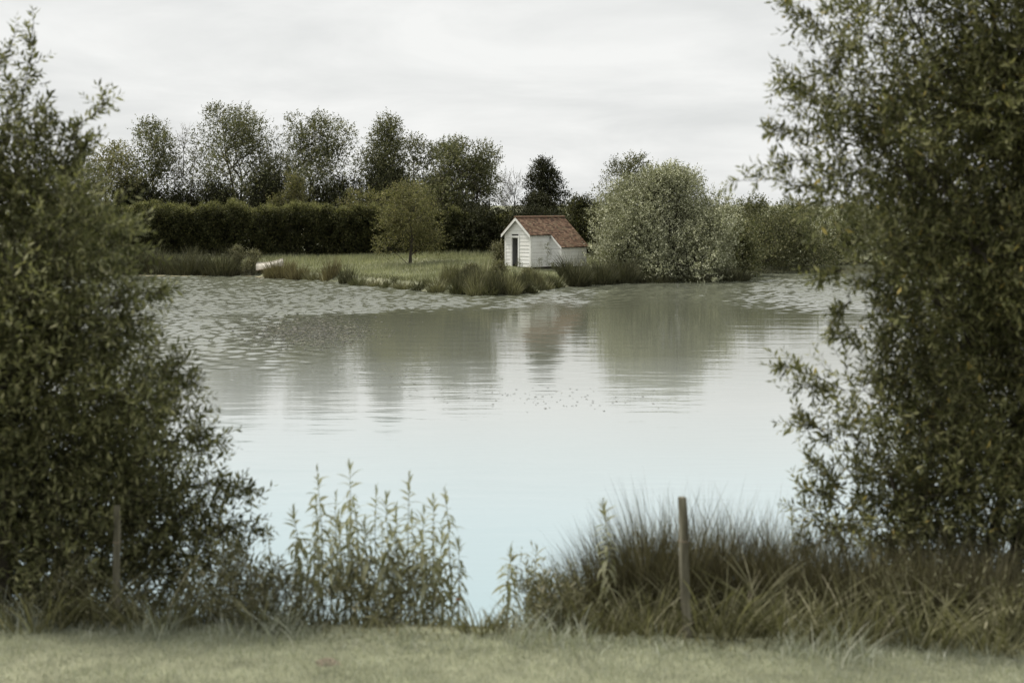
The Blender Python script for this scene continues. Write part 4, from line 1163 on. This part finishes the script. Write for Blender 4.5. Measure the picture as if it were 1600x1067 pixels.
weeds = [(428, 985, 812, 14.0), (470, 985, 790, 14.2), (488, 985, 775, 13.9), (506, 990, 724, 14.0), (528, 990, 762, 14.3), (548, 992, 716, 13.9), (566, 990, 770, 14.2), (586, 992, 756, 14.0), (608, 992, 768, 13.8),
         (638, 992, 728, 14.0), (622, 992, 790, 14.4), (660, 990, 790, 14.2), (678, 992, 772, 13.9), (706, 990, 752, 14.1), (690, 990, 820, 14.3), (955, 1000, 778, 14.0), (792, 1000, 855, 13.9), (830, 1000, 850, 14.6), (1240, 990, 785, 14.6)]
ordn = ['first', 'second', 'third', 'fourth', 'fifth', 'sixth', 'seventh', 'eighth', 'ninth', 'tenth', 'eleventh', 'twelfth', 'thirteenth', 'fourteenth']
order = sorted(range(1, 15), key=lambda i: weeds[i][0])
lab = {0: 'lone pale weed stalk between the left willow and the weed stand', 15: 'single weed stalk rising above the near rushes left of the post', 16: 'short weed stalk at the left of the near rushes', 17: 'feathery weed stalk at the water edge in the gap', 18: 'weed stalk under the left edge of the right willow'}
for k, i in enumerate(order): lab[i] = f'pale leafy weed stalk, {ordn[k]} from the left in the tall weed stand'
for i, (px, by, ty, d) in enumerate(weeds):
    tall_weed(lab[i], px, by, ty, d, 200 + i, 64 if ty < 800 else 48)
for i, (px, by, ty, d) in enumerate(more_weeds):
    tall_weed(f'shorter weed stalk, {ordn[i]} from the left among the shorter ones in the weed stand', px, by, ty, d, 300 + i, 46)
# low leafy undergrowth between the tall stalks and under the willows
under = [(540, 13.95, .55, .3, 'leafy undergrowth at the foot of the tall weeds, left half'), (640, 13.95, .5, .3, 'leafy undergrowth at the foot of the tall weeds, right half'), (440, 13.9, .4, .25, 'low leafy undergrowth right of the left willow'),
         (330, 13.9, .45, .35, 'low leafy weeds under the right skirt of the left willow'), (1420, 13.4, .5, .3, 'low leafy weeds in front of the right willow'), (1540, 13.2, .5, .3, 'low leafy weeds in the bottom right corner'), (860, 13.8, .45, .28, 'low leafy weeds left of the near rushes'), (120, 13.9, .5, .3, 'low leafy weeds under the dark of the left willow'), (385, 14.2, .85, .26, 'bushy weed right of the left willow, taller than its neighbours')]
for i, (px, d, h, r, l_) in enumerate(under):
    x0 = (px - 800) / F * d; z0 = gz1(x0, d)
    lobes = auto_lobes(220 + i, (x0, d), z0, z0 + h, r * 1.6, 9, 'round', .4)
    make_tree('undergrowth', l_, 'weeds', (x0, d, z0), lobes, 'bank', (.09, .22), 170, .3, 7, True, 'stem', .008, 6, 230 + i, 1.0, .002, 'low weeds on the near bank', 3)

# posts
def post(label, px, top_py, d, r, seed, lean=(0, 0), z=None):
    rnd = random.Random(seed)
    x0 = (px - 800) / F * d
    z0 = gz1(x0, d); h = top_z(top_py, d) - z0
    root = empty('post', (x0, d, z0)); tag(root, label, 'post')
    mb = MB(); k = 14; n = 16
    ph = [rnd.uniform(-.06, .06) for _ in range(k)]
    V = []
    for i in range(n):
        t = i / (n - 1)
        zz_ = -.3 + (h + .3) * t
        rr = r * (1.06 - .12 * t)
        for j in range(k):
            q = 6.283 * j / k
            e = rr * (1 + ph[j] + rnd.uniform(-.025, .025))
            if i == n - 1: e *= .93
            V.append((math.cos(q) * e + lean[0] * zz_ + .006 * math.sin(t * 9), math.sin(q) * e + lean[1] * zz_, zz_ + (rnd.uniform(-.006, .006) if i == n - 1 else 0)))
    mb.v = V
    for i in range(n - 1):
        for j in range(k):
            j2 = (j + 1) % k
            mb.f.append((i * k + j, i * k + j2, (i + 1) * k + j2, (i + 1) * k + j))
    mb.f.append(tuple((n - 1) * k + j for j in range(k)))
    mb.build('shaft', M['post'], root)
    zc_ = h * .69
    MB().tube([(lean[0] * zc_ + math.cos(q) * r * 1.06, lean[1] * zc_ + math.sin(q) * r * 1.06, zc_ + .004 * math.sin(q * 2)) for q in [6.283 * j / 16 for j in range(17)]], [.003] * 17, 5).build('wire_loop', M['boat_trim'], root)
post('leaning round wooden post standing in the near rushes', 1074, 777, 13.2, .045, 241, (-.04, 0))
post('thin wooden post in the shade of the left willow', 183, 790, 13.7, .036, 242, (-.005, 0))

# molehill and poppy
x0, y0 = W(512, 1035, 12.4)[0], 12.4
rng = np.random.default_rng(250)
root = empty('molehill', (x0, y0, gz1(x0, y0))); tag(root, 'small brown earth mound on the mown lawn', 'molehill')
mb = MB(); k = 14
for i in range(5):
    for j in range(k):
        q = 6.283 * j / k; rr = .09 * (1 - i / 4.6) * (1 + rng.normal(0, .12))
        mb.v.append((math.cos(q) * rr * 1.3, math.sin(q) * rr, .035 * math.sin(i / 4 * 1.57) + rng.normal(0, .004) - .012 * (i == 0)))
for i in range(4):
    for j in range(k):
        mb.f.append((i * k + j, i * k + (j + 1) % k, (i + 1) * k + (j + 1) % k, (i + 1) * k + j))
mb.f.append(tuple(4 * k + j for j in range(k)))
mb.build('mound', M['soil'], root)
p0 = W(717, 938, 14.1); zg = gz1(p0[0], 14.1)
root = empty('poppy', (p0[0], 14.1, zg)); tag(root, 'single small orange-red poppy at the right of the tall weeds', 'flower')
hgt = p0[2] - zg
MB().tube([(0, 0, -.02), (.01, 0, hgt * .5), (0, 0, hgt)], [.003, .0025, .002], 5).build('stem', M['stem'], root)
for j in range(4):
    q = j * 1.571
    c_, s_ = math.cos(q), math.sin(q)
    V = [(0, 0, hgt)]; 
    for a_ in (-.9, -.45, 0, .45, .9):
        V.append((math.cos(q + a_) * .034, math.sin(q + a_) * .034, hgt + .018 + .006 * math.cos(a_ * 3)))
    mb = MB(); mb.v = V; mb.f = [(0, 1, 2), (0, 2, 3), (0, 3, 4), (0, 4, 5)]
    mb.build('petal', M['poppy'], root)
